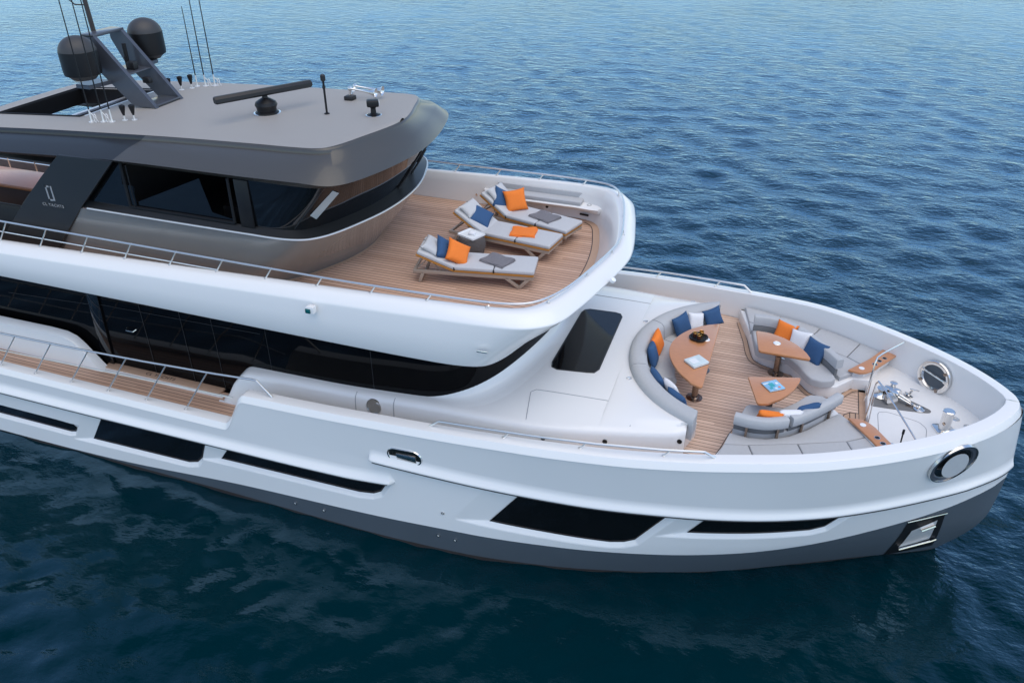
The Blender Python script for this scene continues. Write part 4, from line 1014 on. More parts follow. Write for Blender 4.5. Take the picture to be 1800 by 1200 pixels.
V, F = gridVF(np.array(rows), close_v=True); F += [tuple(range(7)), tuple(21 + k for k in range(7))]
Y_(MB().add(V, F), "radar_arm", "black_rubber", rad)
# short light mast, searchlight, horns
z0 = roof_z(-8.9, 0)
mb = MB(); V, F = latheVF([(.055, 0), (.055, .015), (.02, .03)], 14); mb.add(V, F, TR((-8.9, -.03, z0))); V, F = tubeVF([(-8.9, -.03, z0), (-8.9, -.03, z0 + .68)], .022, 8); mb.add(V, F); lm = Y_(mb, "light_mast", "black_plastic")
mb = MB(); V, F = latheVF([(.03, 0), (.05, .02), (.05, .11), (.03, .13), (0, .13)], 14); mb.add(V, F, TR((-8.9, -.03, z0 + .64))); V, F = latheVF([(.03, 0), (.034, .02), (.03, .05)], 10); mb.add(V, F, TR((-8.9, -.03, z0 + .5))); Y_(mb, "lamp_head", "black_rubber", lm)
z0 = roof_z(-7.9, .1)
mb = MB(); V, F = latheVF([(.14, 0), (.14, .015), (.08, .03), (.055, .05), (.05, .14), (.09, .19), (0, .20)], 24); mb.add(V, F, TR((-7.92, .1, z0))); sl = Y_(mb, "searchlight", "black_plastic")
mb = MB(); V, F = boxVF(.24, .20, .13, .03, 3); mb.add(V, F, TR((-7.92, .1, z0 + .24), (0, 0, R(30)))); Y_(mb, "lamp_housing", "black_plastic", sl)
mb = MB(); V, F = boxVF(.012, .15, .08, .004); mb.add(V, F, TR((-7.92 + .12 * math.cos(R(30)), .1 + .12 * math.sin(R(30)), z0 + .24), (0, 0, R(30)))); Y_(mb, "lens", "light_lens", sl)
mb = MB(); V, F = latheVF([(.16, 0), (.16, .01), (.12, .018)], 24); mb.add(V, F, TR((-7.92, .1, z0))); Y_(mb, "flange", "steel", sl)
z0 = roof_z(-8.95, 1.2)
mb = MB(); V, F = boxVF(.20, .20, .09, .02); mb.add(V, F, TR((-9.02, 1.12, z0 + .045))); hn = Y_(mb, "air_horn", "black_rubber")
for k, (dy, L) in enumerate(((0.0, .62), (.22, .66))):
    mb = MB(); V, F = latheVF([(.02, 0), (.045, .02), (.05, .06), (.025, .08), (.018, .1), (.022, .3), (.035, L - .16), (.06, L - .06), (.11, L), (.10, L), (.05, L - .06), (0, L - .2)], 18)
    mb.add(V, F, frame((-9.05, 1.12 + dy, z0 + .24), (0, 1, 0), (1, .12, -.12))); V, F = tubeVF([(-9.02, 1.12 + dy * .5, z0 + .08), (-9.0, 1.12 + dy, z0 + .24)], .03, 8); mb.add(V, F); Y_(mb, "trumpet", "steel", hn)

# ================================================================== FURNITURE (things that stand on the yacht)
def part(mb, name, m, parent, **k): return mb.build(name, m, parent, **k)
def rot_xy(x, y, a): return (x * math.cos(a) - y * math.sin(a), x * math.sin(a) + y * math.cos(a))
def pillowVF(w, h, t, n=14, pinch=.10):
    rows = []
    for sgn in (1, -1):
        G = []
        for i in range(n + 1):
            row = []
            for j in range(n + 1):
                a, b = 2 * i / n - 1, 2 * j / n - 1
                e = ((1 - a ** 4) * (1 - b ** 4)); e = max(e, 0) ** .5
                px, py = a * (1 - pinch * (1 - b * b) * a * a), b * (1 - pinch * (1 - a * a) * b * b)
                wob = .02 * math.sin(5 * a + 3 * b)
                row.append((px * w / 2, py * h / 2, sgn * t / 2 * e * (1 + wob) if 0 < i < n and 0 < j < n else 0))
            G.append(row)
        rows.append(gridVF(np.array(G)))
    V = rows[0][0] + rows[1][0]; o = len(rows[0][0]); F = rows[0][1] + [tuple(o + k for k in f[::-1]) for f in rows[1][1]]
    return V, F
def pillow(c, nrm, m, label, size=.46, thick=.16, roll=45 * 0, xa=None, group=None, h=None):
    e = empty("pillow", c)
    T = frame((0, 0, 0), xa or (1, 0, 0), nrm) @ Matrix.Rotation(R(roll), 4, 'Z')
    e.rotation_euler = T.to_euler()
    V, F = pillowVF(size, h or size, thick)
    part(MB().add(V, F), "cover", m, e, ang=80)
    mb = MB(); w2, h2 = size / 2, (h or size) / 2
    q = [pillowVF(size, h or size, thick)[0]]
    tag(e, label, "cushion", group)
    return e
def towel(c, rz, m, label, w=.52, h=.34, layers=3):
    e = empty("towel", c, rz); mb = MB()
    for k in range(layers):
        G = []
        ww, hh = w * (1 - .03 * k), h * (1 - .05 * k)
        for i in range(13):
            row = []
            for j in range(9):
                a, b = i / 12 - .5, j / 8 - .5
                row.append((a * ww + .012 * math.sin(7 * b + k), b * hh + .010 * math.sin(9 * a + 2 * k), .012 + .016 * k + .006 * math.sin(9 * a + 5 * b + k) - .012 * (abs(a) > .49 or abs(b) > .49)))
            G.append(row)
        V, F = gridVF(np.array(G)); mb.add(V, F)
        edge = [G[0][j] for j in range(9)] + [G[i][8] for i in range(13)] + [G[12][j] for j in range(8, -1, -1)] + [G[i][0] for i in range(12, -1, -1)]
        V, F = gridVF(np.array([edge, [(x, y, max(0.0, z - .016)) for x, y, z in edge]])); mb.add(V, F)
    part(mb, "folded_cloth", m, e, ang=60)
    tag(e, label, "towel"); return e

# ---- sun loungers on the upper deck
def lounger(loc, rz, back, label):
    e = empty("sun_lounger", loc, rz); tag(e, label, "sun lounger", "sun loungers on the upper deck")
    Wd = .70
    # frame: two long rails and cross bars
    mb = MB()
    for y in (.03, Wd - .03):
        V, F = boxVF(2.38, .045, .075, .008); mb.add(V, F, TR((.37, y, .235)))
    for x in (-.80, .1, 1.53):
        V, F = boxVF(.05, Wd - .02, .05, .008); mb.add(V, F, TR((x, Wd / 2, .235)))
    part(mb, "frame", "taupe_metal", e)
    for y in (.03, Wd - .03):
        for k, pts in enumerate(([(1.02, .22), (1.28, .02), (1.46, .22)], [(-.62, .22), (-.70, .02)])):
            mb = MB()
            for a, b in zip(pts[:-1], pts[1:]):
                v = Vector((b[0] - a[0], 0, b[1] - a[1])); L = v.length
                V, F = boxVF(.065, .045, L, .006); mb.add(V, F, frame(((a[0] + b[0]) / 2, y, (a[1] + b[1]) / 2), (0, 1, 0), v) @ Matrix.Rotation(R(90), 4, 'Z'))
            part(mb, "leg", "taupe_metal", e)
    mb = MB(); V, F = boxVF(.045, Wd - .02, .035, .006); mb.add(V, F, TR((1.28, Wd / 2, .022))); V, F = boxVF(.045, Wd - .02, .035, .006); mb.add(V, F, TR((-.70, Wd / 2, .022))); part(mb, "foot_bar", "taupe_metal", e)
    A = TR((0, 0, .295), (0, back, 0))
    B = TR((0, 0, .295))
    mb = MB(); V, F = boxVF(1.56, Wd + .01, .035, .006); mb.add(V, F, B @ TR((.78, Wd / 2, 0))); V, F = boxVF(.80, Wd + .01, .035, .006); mb.add(V, F, A @ TR((-.40, Wd / 2, 0))); part(mb, "slatted_base", "lounger_teak", e)
    mb = MB()
    for y in (.12, Wd - .12):
        p = A @ Vector((-.55, y, -.02)); V, F = tubeVF([p, (-.30, y, .24)], .012, 6); mb.add(V, F); V, F = tubeVF([p, (-.78, y, .24)], .012, 6); mb.add(V, F)
    part(mb, "back_prop", "taupe_metal", e)
    for nm, T, x0, x1 in (("back_cushion", A, -.80, -.005), ("seat_cushion", B, .005, .775), ("foot_cushion", B, .785, 1.57)):
        V, F = boxVF(x1 - x0, Wd, .085, .03, 4); part(MB().add(V, F, T @ TR(((x0 + x1) / 2, Wd / 2, .06))), nm, "lounger_gray", e, ang=60)
    mb = MB()
    for x in (.0, .78): V, F = boxVF(.018, Wd + .012, .075, .004); mb.add(V, F, B @ TR((x, Wd / 2, .045)))
    part(mb, "joint_strap", "black_rubber", e)
    V, F = pillowVF(.34, .60, .14); hp_ = part(MB().add(V, F, A @ TR((-.60, Wd / 2, .155), (0, R(8), 0))), "head_pillow", "lounger_gray", e, ang=80)
    mb = MB()
    for y in (.18, Wd - .18): V, F = boxVF(.16, .035, .006, .001); mb.add(V, F, A @ TR((-.73, y, .118), (0, R(-20), 0)))
    part(mb, "pillow_strap", "dark_cushion", hp_)
    def loc_(x, y, z, onback=False):
        p = (A if onback else B) @ Vector((x, y, z)); q = Matrix.Rotation(rz, 3, 'Z') @ p; return Vector(loc) + q
    return loc_
L1 = lounger((-5.79, -1.11, 4.80), R(11), R(22), "gray sun lounger nearest the starboard rail, with blue and orange cushions and a gray towel")
L2 = lounger((-5.88, .61, 4.80), R(-7.5), R(30), "gray sun lounger in the middle, carrying one blue cushion and a folded orange towel")
L3 = lounger((-5.73, 1.65, 4.80), R(-15), R(30), "gray sun lounger beside the port bulwark bench, with an orange cushion standing upright")
def dirv(rz, v): return Matrix.Rotation(rz, 3, 'Z') @ Vector(v)
pillow(L1(-.22, .36, .27), dirv(R(11), (.80, -.25, .55)), "blue_fabric", "blue cushion leaning behind the orange one on the starboard sun lounger", roll=38, xa=(0, 1, 0), group="cushions on the loungers", size=.50)
pillow(L1(.03, .30, .26), dirv(R(11), (.62, -.45, .65)), "orange_fabric", "orange cushion tilted on its corner against the blue one on the starboard lounger", roll=30, xa=(0, 1, 0), group="cushions on the loungers", size=.50)
pillow(L2(-.22, .36, .27), dirv(R(-7.5), (.55, -.25, .80)), "blue_fabric", "single blue cushion lying on the backrest of the middle lounger", roll=15, xa=(0, 1, 0), group="cushions on the loungers", size=.50)
pillow(L3(-.28, .30, .30), dirv(R(-15), (.85, -.15, .5)), "blue_fabric", "blue cushion wedged behind the upright orange one on the port sun lounger", roll=40, xa=(0, 1, 0), group="cushions on the loungers", size=.50)
pillow(L3(.0, .40, .31), dirv(R(-15), (.62, -.62, .46)), "orange_fabric", "square orange cushion standing upright on the port sun lounger", roll=0, xa=(1, 1, 0), group="cushions on the loungers", size=.50)
towel(L1(.80, .38, .105), R(11 - 28), "towel_gray", "folded gray towel lying on the starboard sun lounger", w=.58, h=.46)
towel(L2(.80, .38, .105), R(-7.5 + 18), "orange_fabric", "folded orange towel lying on the middle sun lounger", w=.54, h=.50)
towel(L3(.80, .38, .105), R(-15 - 10), "towel_gray", "folded gray towel lying on the port sun lounger", w=.60, h=.46)
# wicker side table with a square tray
e = tag(empty("side_table", (-6.0, .33, 4.80)), "round dark wicker side table between two sun loungers", "side table")
mb = MB(); V, F = latheVF([(.225, 0), (.26, .08), (.285, .2), (.275, .32), (.25, .42), (.0, .425)], 28); mb.add(V, F); part(mb, "woven_body", "wicker", e)
mb = MB()
for z in np.linspace(.03, .40, 14): 
    rr = float(np.interp(z, [0, .08, .2, .32, .42], [.225, .26, .285, .275, .25])) + .003
    V, F = tubeVF([(rr * math.cos(a), rr * math.sin(a), z) for a in np.linspace(0, 2 * math.pi, 28, endpoint=False)], .007, 5, closed=True); mb.add(V, F)
part(mb, "woven_band", "wicker", e)
e = tag(empty("tray", (-6.0, .33, 5.227), R(-22)), "square white tray lying on the wicker side table", "tray")
mb = MB(); V, F = polyVF(stadium(.23, .20, .03, 4), 0, .012, .004, 1); mb.add(V, F); part(mb, "tray_base", "paper_white", e)
mb = MB(); V, F = ringVF(stadium(.222, .192, .03, 4), .010, .022, 0); mb.add(V, F, TR((0, 0, .012))); part(mb, "tray_rim", "light_lens", e)
mb = MB(); V, F = pillowVF(.15, .11, .07, 8); mb.add(V, F, TR((.02, 0, .045), (R(12), R(10), .4))); part(mb, "folded_napkin", "white_fabric", e, ang=60)
# long cushions on the bulwark ledges
for sd_, lab in ((1, "long gray bench cushion on the ledge along the port bulwark, behind the loungers"), (-1, "long gray bench cushion on the starboard bulwark ledge, seen over the rail")):
    e = tag(empty("bench_cushion", (-5.35, sd_ * 2.84, 5.188)), lab, "cushion", "cushions on the bulwark ledges")
    mb = MB(); V, F = boxVF(2.1, .28, .10, .03, 4); mb.add(V, F, TR((0, 0, .05))); part(mb, "seat_pad", "cushion_gray", e, ang=60)
    mb = MB(); V, F = boxVF(2.1, .05, .15, .02, 3); mb.add(V, F, TR((0, sd_ * .145, .15))); part(mb, "back_pad", "cushion_gray", e, ang=60)
# ---- curved sofa let into the coachroof
SOF = (0.07, 0.0, 2.85)
e = tag(empty("curved_sofa", SOF), "large semicircular gray sofa let into the white coachroof behind the big table", "sofa")
XEND = -.92
def arc_sec(prof, a0, a1, n):
    rows = []
    for a in np.linspace(R(a0), R(a1), n):
        rows.append([(min(-r * math.cos(a), (XEND if a > 0 else -.78) - SOF[0]), r * math.sin(a), z) for r, z in prof])
    V, F = gridVF(np.array(rows), close_v=True); m = len(prof)
    F += [tuple(range(m)), tuple((n - 1) * m + k for k in range(m))[::-1]]
    return V, F
bprof = [(2.46, .30), (2.47, .60), (2.46, .71), (2.42, .765), (2.33, .78), (2.18, .765), (2.12, .71), (2.10, .58), (2.08, .42), (2.10, .30)]
for a0, a1 in ((-69, -22.2), (-21.8, 22.0), (22.4, 66.5)):
    V, F = arc_sec(bprof, a0, a1, 22); part(MB().add(V, F), "back_cushion", "cushion_gray", e, ang=50)
sprof = [(2.16, .27), (2.16, .40), (2.12, .42), (1.60, .425), (1.55, .40), (1.53, .33), (1.54, .27)]
for a0, a1, sprof in ((-60, -22.2, [(2.12, .27), (2.12, .36), (2.08, .375), (1.92, .375), (1.88, .35), (1.87, .30), (1.88, .27)]), (-21.8, 22.0, sprof), (22.4, 64, sprof)):
    V, F = arc_sec(sprof, a0, a1, 18); part(MB().add(V, F), "seat_cushion", "cushion_gray", e, ang=50)
V, F = arc_sec([(2.47, 0), (2.47, .30), (1.60, .30), (1.62, 0)], -22, 66, 32); part(MB().add(V, F), "base", "white_gelcoat", e)
V, F = arc_sec([(2.47, 0), (2.47, .30), (1.92, .30), (1.93, 0)], -66, -22.2, 24); part(MB().add(V, F), "base", "white_gelcoat", e)
def on_sofa(a, r=1.98, z=.62): return (SOF[0] - r * math.cos(R(a)), SOF[1] + r * math.sin(R(a)), SOF[2] + z)
def sofa_pillow(a, m, label, roll=4, tilt=.42, r=2.0, z=.63, size=.46):
    nrm = (math.cos(R(a)), -math.sin(R(a)), tilt)
    return pillow(on_sofa(a, r, z), nrm, m, label, roll=roll, xa=(math.sin(R(a)), math.cos(R(a)), 0), group="cushions on the curved sofa", size=size)
sofa_pillow(35, "blue_fabric", "blue cushion farthest from the port end among the three beside the dish", 8)
sofa_pillow(46, "white_fabric", "white cushion between two blue ones at the port end of the curved sofa", -12, z=.60, size=.40)
sofa_pillow(58, "blue_fabric", "blue cushion nearest the port end of the curved sofa", 14, size=.42)
sofa_pillow(7, "orange_fabric", "orange cushion standing behind the big table against the middle of the sofa", 10, tilt=.3)
sofa_pillow(-6, "blue_fabric", "blue cushion beside the orange one at the middle of the curved sofa", -10, tilt=.35)
sofa_pillow(-32, "blue_fabric", "blue cushion aft of the white one, half hidden by the sofa back", 5, r=2.02, z=.60)
sofa_pillow(-41, "white_fabric", "white cushion half hidden behind the starboard back of the sofa", -5, r=1.88, z=.56, size=.42)
sofa_pillow(-51, "blue_fabric", "blue cushion nearest the starboard end of the sofa, half hidden by its back", 5, r=2.0, z=.58)

# ---- tables
def fillet(pts, n=5):
    """closed outline from (x, y, radius) corners"""
    out = []; N = len(pts)
    for i in range(N):
        p = np.array(pts[i][:2]); a = np.array(pts[i - 1][:2]); b = np.array(pts[(i + 1) % N][:2]); r = pts[i][2]
        if r <= 0: out.append(tuple(p)); continue
        u, v = (a - p) / np.linalg.norm(a - p), (b - p) / np.linalg.norm(b - p)
        ang = math.acos(max(-1, min(1, float(u @ v)))); d = min(r / math.tan(ang / 2), .45 * np.linalg.norm(a - p), .45 * np.linalg.norm(b - p))
        p1, p2 = p + u * d, p + v * d
        for t in np.linspace(0, 1, n): out.append(tuple((1 - t) ** 2 * p1 + 2 * t * (1 - t) * p + t * t * p2))
    return out
def table(poly, z, leg, label, cat="table"):
    e = empty("pedestal_table", (leg[0], leg[1], 2.85)); tag(e, label, cat)
    P = [(x - leg[0], y - leg[1]) for x, y in poly]
    V, F = polyVF(P, z - 2.85 - .035, z - 2.85, .008, 2); part(MB().add(V, F), "tabletop", "table_wood", e, ang=30)
    c = np.mean(P, axis=0)
    V, F = polyVF([tuple(c + (np.array(p) - c) * .985) for p in P], z - 2.85 - .055, z - 2.85 - .036); part(MB().add(V, F), "edge_band", "edge_wood", e)
    mb = MB(); V, F = latheVF([(.16, 0), (.16, .012), (.075, .02), (.062, .03), (.062, .38), (.068, .385), (.068, .42), (.05, .425), (.05, z - 2.85 - .056)], 24); mb.add(V, F)
    part(mb, "pedestal", "bronze_steel", e)
    mb = MB(); V, F = tubeVF([(.06, -.02, .40), (.12, -.04, .40)], .018, 8); mb.add(V, F); part(mb, "clamp", "steel", e)
    return e
big = fillet([(-.79, 1.26, .03), (-.81, -1.26, .07)] + [(x, y, 0) for x, y in smooth_path([(-1.02, -1.16), (-1.33, -.82), (-1.55, -.40), (-1.63, .02), (-1.55, .44), (-1.33, .84), (-1.04, 1.12)], 5)])
table([tuple(p) for p in big], 3.60, (-.98, -.52), "large D shaped varnished wooden table in front of the curved sofa")
# its second pedestal
tb = bpy.data.objects["pedestal_table"]
mb = MB(); V, F = latheVF([(.16, 0), (.16, .012), (.062, .03), (.062, .38), (.05, .425), (.05, .69)], 24); mb.add(V, F, TR((0, 1.04, 0))); part(mb, "pedestal", "bronze_steel", tb)
t2 = fillet([(-.06, 1.22, .04), (.06, .44, .07), (1.06, .44, .05)] + [(x, y, 0) for x, y in smooth_path([(.96, .66), (.74, .94), (.44, 1.13), (.18, 1.22)], 5)])
table([tuple(p) for p in t2], 3.60, (.47, .92), "small triangular wooden table with a white disc, in front of the port bench")
t3 = fillet([(-.05, -.58, .04), (.20, -1.42, .07)] + [(x, y, 0) for x, y in smooth_path([(.38, -1.34), (.62, -1.06), (.78, -.76), (.88, -.44)], 5)] + [(.90, -.28, .04)])
table([tuple(p) for p in t3], 3.60, (.42, -.72), "small triangular wooden table carrying a blue book, in front of the starboard bench")
def disc(c, label, r=.075):
    e = tag(empty("coaster", c), label, "coaster"); mb = MB(); V, F = latheVF([(0, 0), (r, 0), (r, .008), (r * .9, .012), (0, .012)], 24); mb.add(V, F); part(mb, "pad", "light_lens", e)
    mb = MB(); V, F = tubeVF([(r * .97 * math.cos(a), r * .97 * math.sin(a), .009) for a in np.linspace(0, 2 * math.pi, 24, endpoint=False)], .004, 5, closed=True); mb.add(V, F); part(mb, "rim", "steel", e)
disc((-.98, .50, 3.60), "round white coaster on the large table beside the black dish")
disc((.38, .83, 3.60), "round white coaster on the small table by the port bench")
def book(c, rz, w, h, t, m, label, patches=None):
    e = tag(empty("book", c, rz), label, "book")
    V, F = boxVF(w, h, t * .8, .002); part(MB().add(V, F, TR((0, 0, t * .5))), "pages", "paper_white", e)
    mb = MB(); V, F = boxVF(w + .012, h + .012, .004, .001); mb.add(V, F, TR((0, 0, .002))); part(mb, "back_cover", "seam_dark", e)
    mb = MB(); V, F = boxVF(w + .012, h + .012, .004, .001); mb.add(V, F, TR((0, 0, t * .9 + .003))); cv = part(mb, "front_cover", m, e)
    if patches:
        for (x, y, a, b, mm) in patches:
            mb = MB(); V, F = boxVF(a, b, .001, 0); mb.add(V, F, TR((x, y, t * .9 + .0065))); part(mb, "cover_print", mm, cv, smooth=False)
mat("sky_cover", (0.25, 0.50, 0.72), .35, coat=.3, var=.45, vscale=11, vdetail=3)
mat("teal_print", (0.05, 0.38, 0.42), .4, var=.4, vscale=30)
mat("coral_print", (0.75, 0.25, 0.16), .4, var=.3, vscale=40)
mat("pale_cover", (0.62, 0.70, 0.70), .4, coat=.2, var=.18, vscale=7, vdetail=5)
book((-1.04, -.43, 3.60), R(48), .36, .30, .05, "pale_cover", "thick pale book lying on the large table", [(-.05, .02, .16, .16, "paper_white"), (.1, -.05, .10, .12, "pale_cover")])
book((.42, -.77, 3.60), R(38), .31, .29, .028, "sky_cover", "light blue illustrated book lying on the small starboard table", [(-.02, .02, .10, .12, "teal_print"), (.08, -.08, .05, .05, "coral_print"), (.0, -.10, .05, .04, "paper_white"), (-.10, .09, .12, .03, "paper_white"), (.10, .04, .06, .06, "paper_white"), (-.08, -.07, .06, .05, "teal_print")])
e = tag(empty("dish", (-1.14, .50, 3.60), R(25)), "black square dish with brown and gold tumblers on the large table", "dish")
mb = MB(); V, F = latheVF([(0, 0), (.14, 0), (.175, .02), (.18, .045), (.165, .045), (.13, .018), (0, .016)], 4 * 8); 
V = [(x * (1.08 if abs(abs(x) - abs(y)) > .05 else .98), y * (1.08 if abs(abs(x) - abs(y)) > .05 else .98), z) for x, y, z in V]; mb.add(V, F); part(mb, "plate", "black_plastic", e)
def cup(c, m, label, r=.042, h=.09):
    e2 = tag(empty("tumbler", c), label, "tumbler", "tumblers in the black dish"); mb = MB(); V, F = latheVF([(r * .8, 0), (r, .03), (r, h), (r * .92, h), (r * .85, .02), (0, .015)], 20); mb.add(V, F); part(mb, "glass", m, e2)
    mb = MB(); V, F = tubeVF([(r * .97 * math.cos(a), r * .97 * math.sin(a), h) for a in np.linspace(0, 2 * math.pi, 20, endpoint=False)], .005, 5, closed=True); mb.add(V, F); part(mb, "rim", "gold", e2)
cup((-1.22, .53, 3.616), "brown_cup", "dark brown tumbler at the aft side of the black dish")
cup((-1.10, .60, 3.616), "gold", "larger golden tumbler in the black dish on the large table", .05, .10)
cup((-1.13, .46, 3.616), "brown_cup", "dark brown tumbler in front of the golden one in the black dish")

# ---- bow benches: white plinth, sun pads, seat, free-standing curved back
for s, side in ((1, "port"), (-1, "starboard")):
    e = tag(empty("bow_bench", (.8, s * 1.6, 2.85)), f"gray upholstered bow bench with curved free-standing back along the {side} bulwark", "bench", "bow benches")
    O = (.8, s * 1.6)
    def loc2(P): 
        Q = [(x - O[0], y * s - O[1]) for x, y in P]
        return Q if s > 0 else Q[::-1]
    bx = np.linspace(-.50, 2.56, 14); by = f2((bx - XA) / (4.64 - XA)) - .36
    foot_ = [(-.50, 2.95), (-.21, 2.05), (-.02, 1.30), (.2, 1.12), (.77, .93), (1.13, .42), (1.34, .34), (1.61, .40), (1.93, .83), (2.24, .86)]
    P = foot_ + [(a, b) for a, b in zip(bx[::-1], by[::-1])]
    V, F = polyVF(loc2(P), 0, .26, .03, 3); part(MB().add(V, F), "plinth", "white_gelcoat", e, ang=45)
    # outer pads along the bulwark: cut by the measured seams
    inn = lambda x: float(np.interp(x, [-.22, .17, .98, 1.79, 2.14], [2.27, 2.15, 1.83, 1.47, 1.22]))
    out = lambda x: float(f2((x - XA) / (4.64 - XA))) - .37
    cuts = [(-.25, -.40), (.17, .40), (.98, 1.24), (1.79, 2.05), (2.12, 2.48)]
    for k in range(4):
        (a0, a1), (b0, b1) = cuts[k], cuts[k + 1]
        g = .008
        P = [(a0 + g, inn(a0)), (b0 - g, inn(b0))] + [(x, out(x)) for x in np.linspace(b1 - g, a1 + g, 6)]
        V, F = polyVF(loc2(P), .262, .36, .025, 4); part(MB().add(V, F), "sun_pad", "cushion_gray", e, ang=60)
    P = [(-.18, 1.90), (.15, 1.93), (.45, 1.87), (.82, 1.66), (1.13, 1.34), (1.43, .93), (1.66, .62), (1.84, .82), (2.10, 1.22), (1.79, 1.455), (.98, 1.815), (.17, 2.135), (-.24, 2.255)]
    V, F = polyVF(loc2(P), .262, .355, .02, 4); part(MB().add(V, F), "inner_pad", "cushion_gray", e, ang=60)
    P = [(-.14, 1.80), (.01, 1.05), (.08, .98), (.66, .90), (.86, .66), (1.04, .37), (1.13, .28), (1.32, .25), (1.50, .33), (1.57, .46), (1.52, .62), (1.36, .98), (1.05, 1.36), (.70, 1.66), (.35, 1.82), (.0, 1.86)]
    V, F = polyVF(loc2(P), .262, .42, .035, 4); part(MB().add(V, F), "seat_cushion", "cushion_gray", e, ang=60)
    P = smooth_path([(-.14, 1.86), (.15, 1.885), (.45, 1.83), (.80, 1.62), (1.10, 1.30), (1.40, .90), (1.60, .60)], 5)
    t = np.gradient(P, axis=0); nn = np.c_[-t[:, 1], t[:, 0]] / np.linalg.norm(t, axis=1, keepdims=True)
    def bk(i0, i1, z0, z1, w, nm, m, off=0):
        prof = [(-w, z0), (-w, z1 - .02), (-w + .02, z1), (w - .02, z1), (w, z1 - .02), (w, z0 + .02), (w - .02, z0)]
        rows = []
        for k in range(i0, i1 + 1):
            rows.append([(P[k][0] + nn[k][0] * (a + off) - O[0], s * (P[k][1] + nn[k][1] * (a + off)) - O[1], b) for a, b in prof])
        V, F = gridVF(np.array(rows), close_v=True); m_ = len(prof); F += [tuple(range(m_)), tuple((i1 - i0) * m_ + q for q in range(m_))]
        part(MB().add(V, F), nm, m, e, ang=50)
    bk(0, 14, .56, .76, .075, "back_cushion", "cushion_gray"); bk(15, 30, .56, .76, .075, "back_cushion", "cushion_gray")
    bk(0, 14, .40, .555, .03, "lumbar_pad", "dark_cushion", -.05); bk(15, 30, .40, .555, .03, "lumbar_pad", "dark_cushion", -.05)
    for k in (4, 12, 18, 26):
        x, y = P[k]; V, F = boxVF(.045, .045, .24, .006); part(MB().add(V, F, TR((x + nn[k][0] * .03 - O[0], s * (y + nn[k][1] * .03) - O[1], .45), (0, 0, math.atan2(s * t[k][1], t[k][0])))), "back_post", "bronze_steel", e)
    # wooden end board with cup holders
    P = [(1.80, .84), (2.02, .80), (2.14, .86), (2.26, .98), (2.74, 1.75), (2.48, 1.90), (2.20, 1.40)]
    V, F = polyVF(loc2(P), .39, .43, .008, 2); bd = part(MB().add(V, F), "end_board", "table_wood", e, ang=40)
    V, F = polyVF(loc2([(1.9, .90), (2.1, .90), (2.62, 1.72), (2.48, 1.82), (2.2, 1.40)]), 0.2, .39, .01, 1); part(MB().add(V, F), "board_plinth", "white_gelcoat", e)
    for x, y in (((2.30, 1.22), (2.39, 1.38), (2.49, 1.52)) if s > 0 else ((2.28, 1.29), (2.37, 1.43))):
        m2 = MB(); V, F = latheVF([(.052, 0), (.052, .006), (.042, .007)], 20); m2.add(V, F[:-2], TR((x - O[0], s * y - O[1], .43))); ch = part(m2, "cup_holder", "steel", bd)
        V, F = capVF([(.043 * math.cos(2 * math.pi * q / 20), .043 * math.sin(2 * math.pi * q / 20)) for q in range(20)], .433); part(MB().add(V, F, TR((x - O[0], s * y - O[1], 0))), "cup_well", "black_rubber", ch)
    V, F = latheVF([(0, 0), (.055, 0), (.055, .006), (0, .008)], 20); part(MB().add(V, F, TR((2.05 - O[0], s * .98 - O[1], .431))), "board_light", "light_lens", bd)
# cushions on the benches
def bench_pillow(x, y, s, m, label, nrm, roll=0, z=3.43, size=.45):
    pillow((x, y * s, z), (nrm[0], nrm[1] * s, nrm[2]), m, label, roll=roll, xa=(1, -.4 * s, 0), group=f"cushions on the {'port' if s > 0 else 'starboard'} bow bench", size=size)
bench_pillow(.52, 1.64, 1, "orange_fabric", "orange cushion on the port bow bench behind the small table", (-.25, -.85, .5), 0)
bench_pillow(.82, 1.38, 1, "white_fabric", "white cushion between orange and blue ones on the port bow bench", (-.45, -.75, .5), 5)
bench_pillow(1.12, 1.04, 1, "blue_fabric", "blue cushion at the forward end of the port bow bench", (-.55, -.70, .5), -8, size=.50)
bench_pillow(.42, 1.60, -1, "orange_fabric", "orange cushion standing against the back of the starboard bow bench", (-.15, -.85, .45), 0, z=3.47)
bench_pillow(.74, 1.46, -1, "white_fabric", "white cushion between orange and blue ones on the starboard bow bench", (-.35, -.8, .45), 4, z=3.47)
bench_pillow(1.06, 1.16, -1, "blue_fabric", "blue cushion at the forward end of the starboard bow bench", (-.5, -.7, .45), -5, z=3.47)

# ---- aft sun deck furniture behind the dark pillar
e = tag(empty("sundeck_table", (-17.2, -.83, 4.80)), "long terracotta topped table on the aft sun deck at the left edge", "table")
mb = MB(); V, F = boxVF(3.5, .90, .05, .012); mb.add(V, F, TR((.1, 0, .72))); part(mb, "tabletop", "terracotta", e)
mb = MB(); V, F = boxVF(2.6, .7, .66, .02); mb.add(V, F, TR((-.1, 0, .36))); part(mb, "slatted_base", "teak_slat", e)
mb = MB(); V, F = boxVF(3.52, .92, .03, .008); mb.add(V, F, TR((.1, 0, .682))); part(mb, "edge_band", "edge_wood", e)
e = tag(empty("sundeck_sofa", (-19.2, 1.45, 4.80)), "low dark gray sofa across the aft sun deck, behind the terracotta table", "sofa")
V, F = boxVF(3.0, .80, .34, .03, 3); part(MB().add(V, F, TR((0, 0, .19))), "base", "mast_gray", e)
for x in (-.98, 0, .98):
    V, F = boxVF(.94, .74, .14, .04, 4); part(MB().add(V, F, TR((x, -.02, .43))), "seat_cushion", "dark_cushion", e)
    V, F = boxVF(.94, .16, .42, .05, 4); part(MB().add(V, F, TR((x, .33, .66), (R(-8), 0, 0))), "back_cushion", "dark_cushion", e)
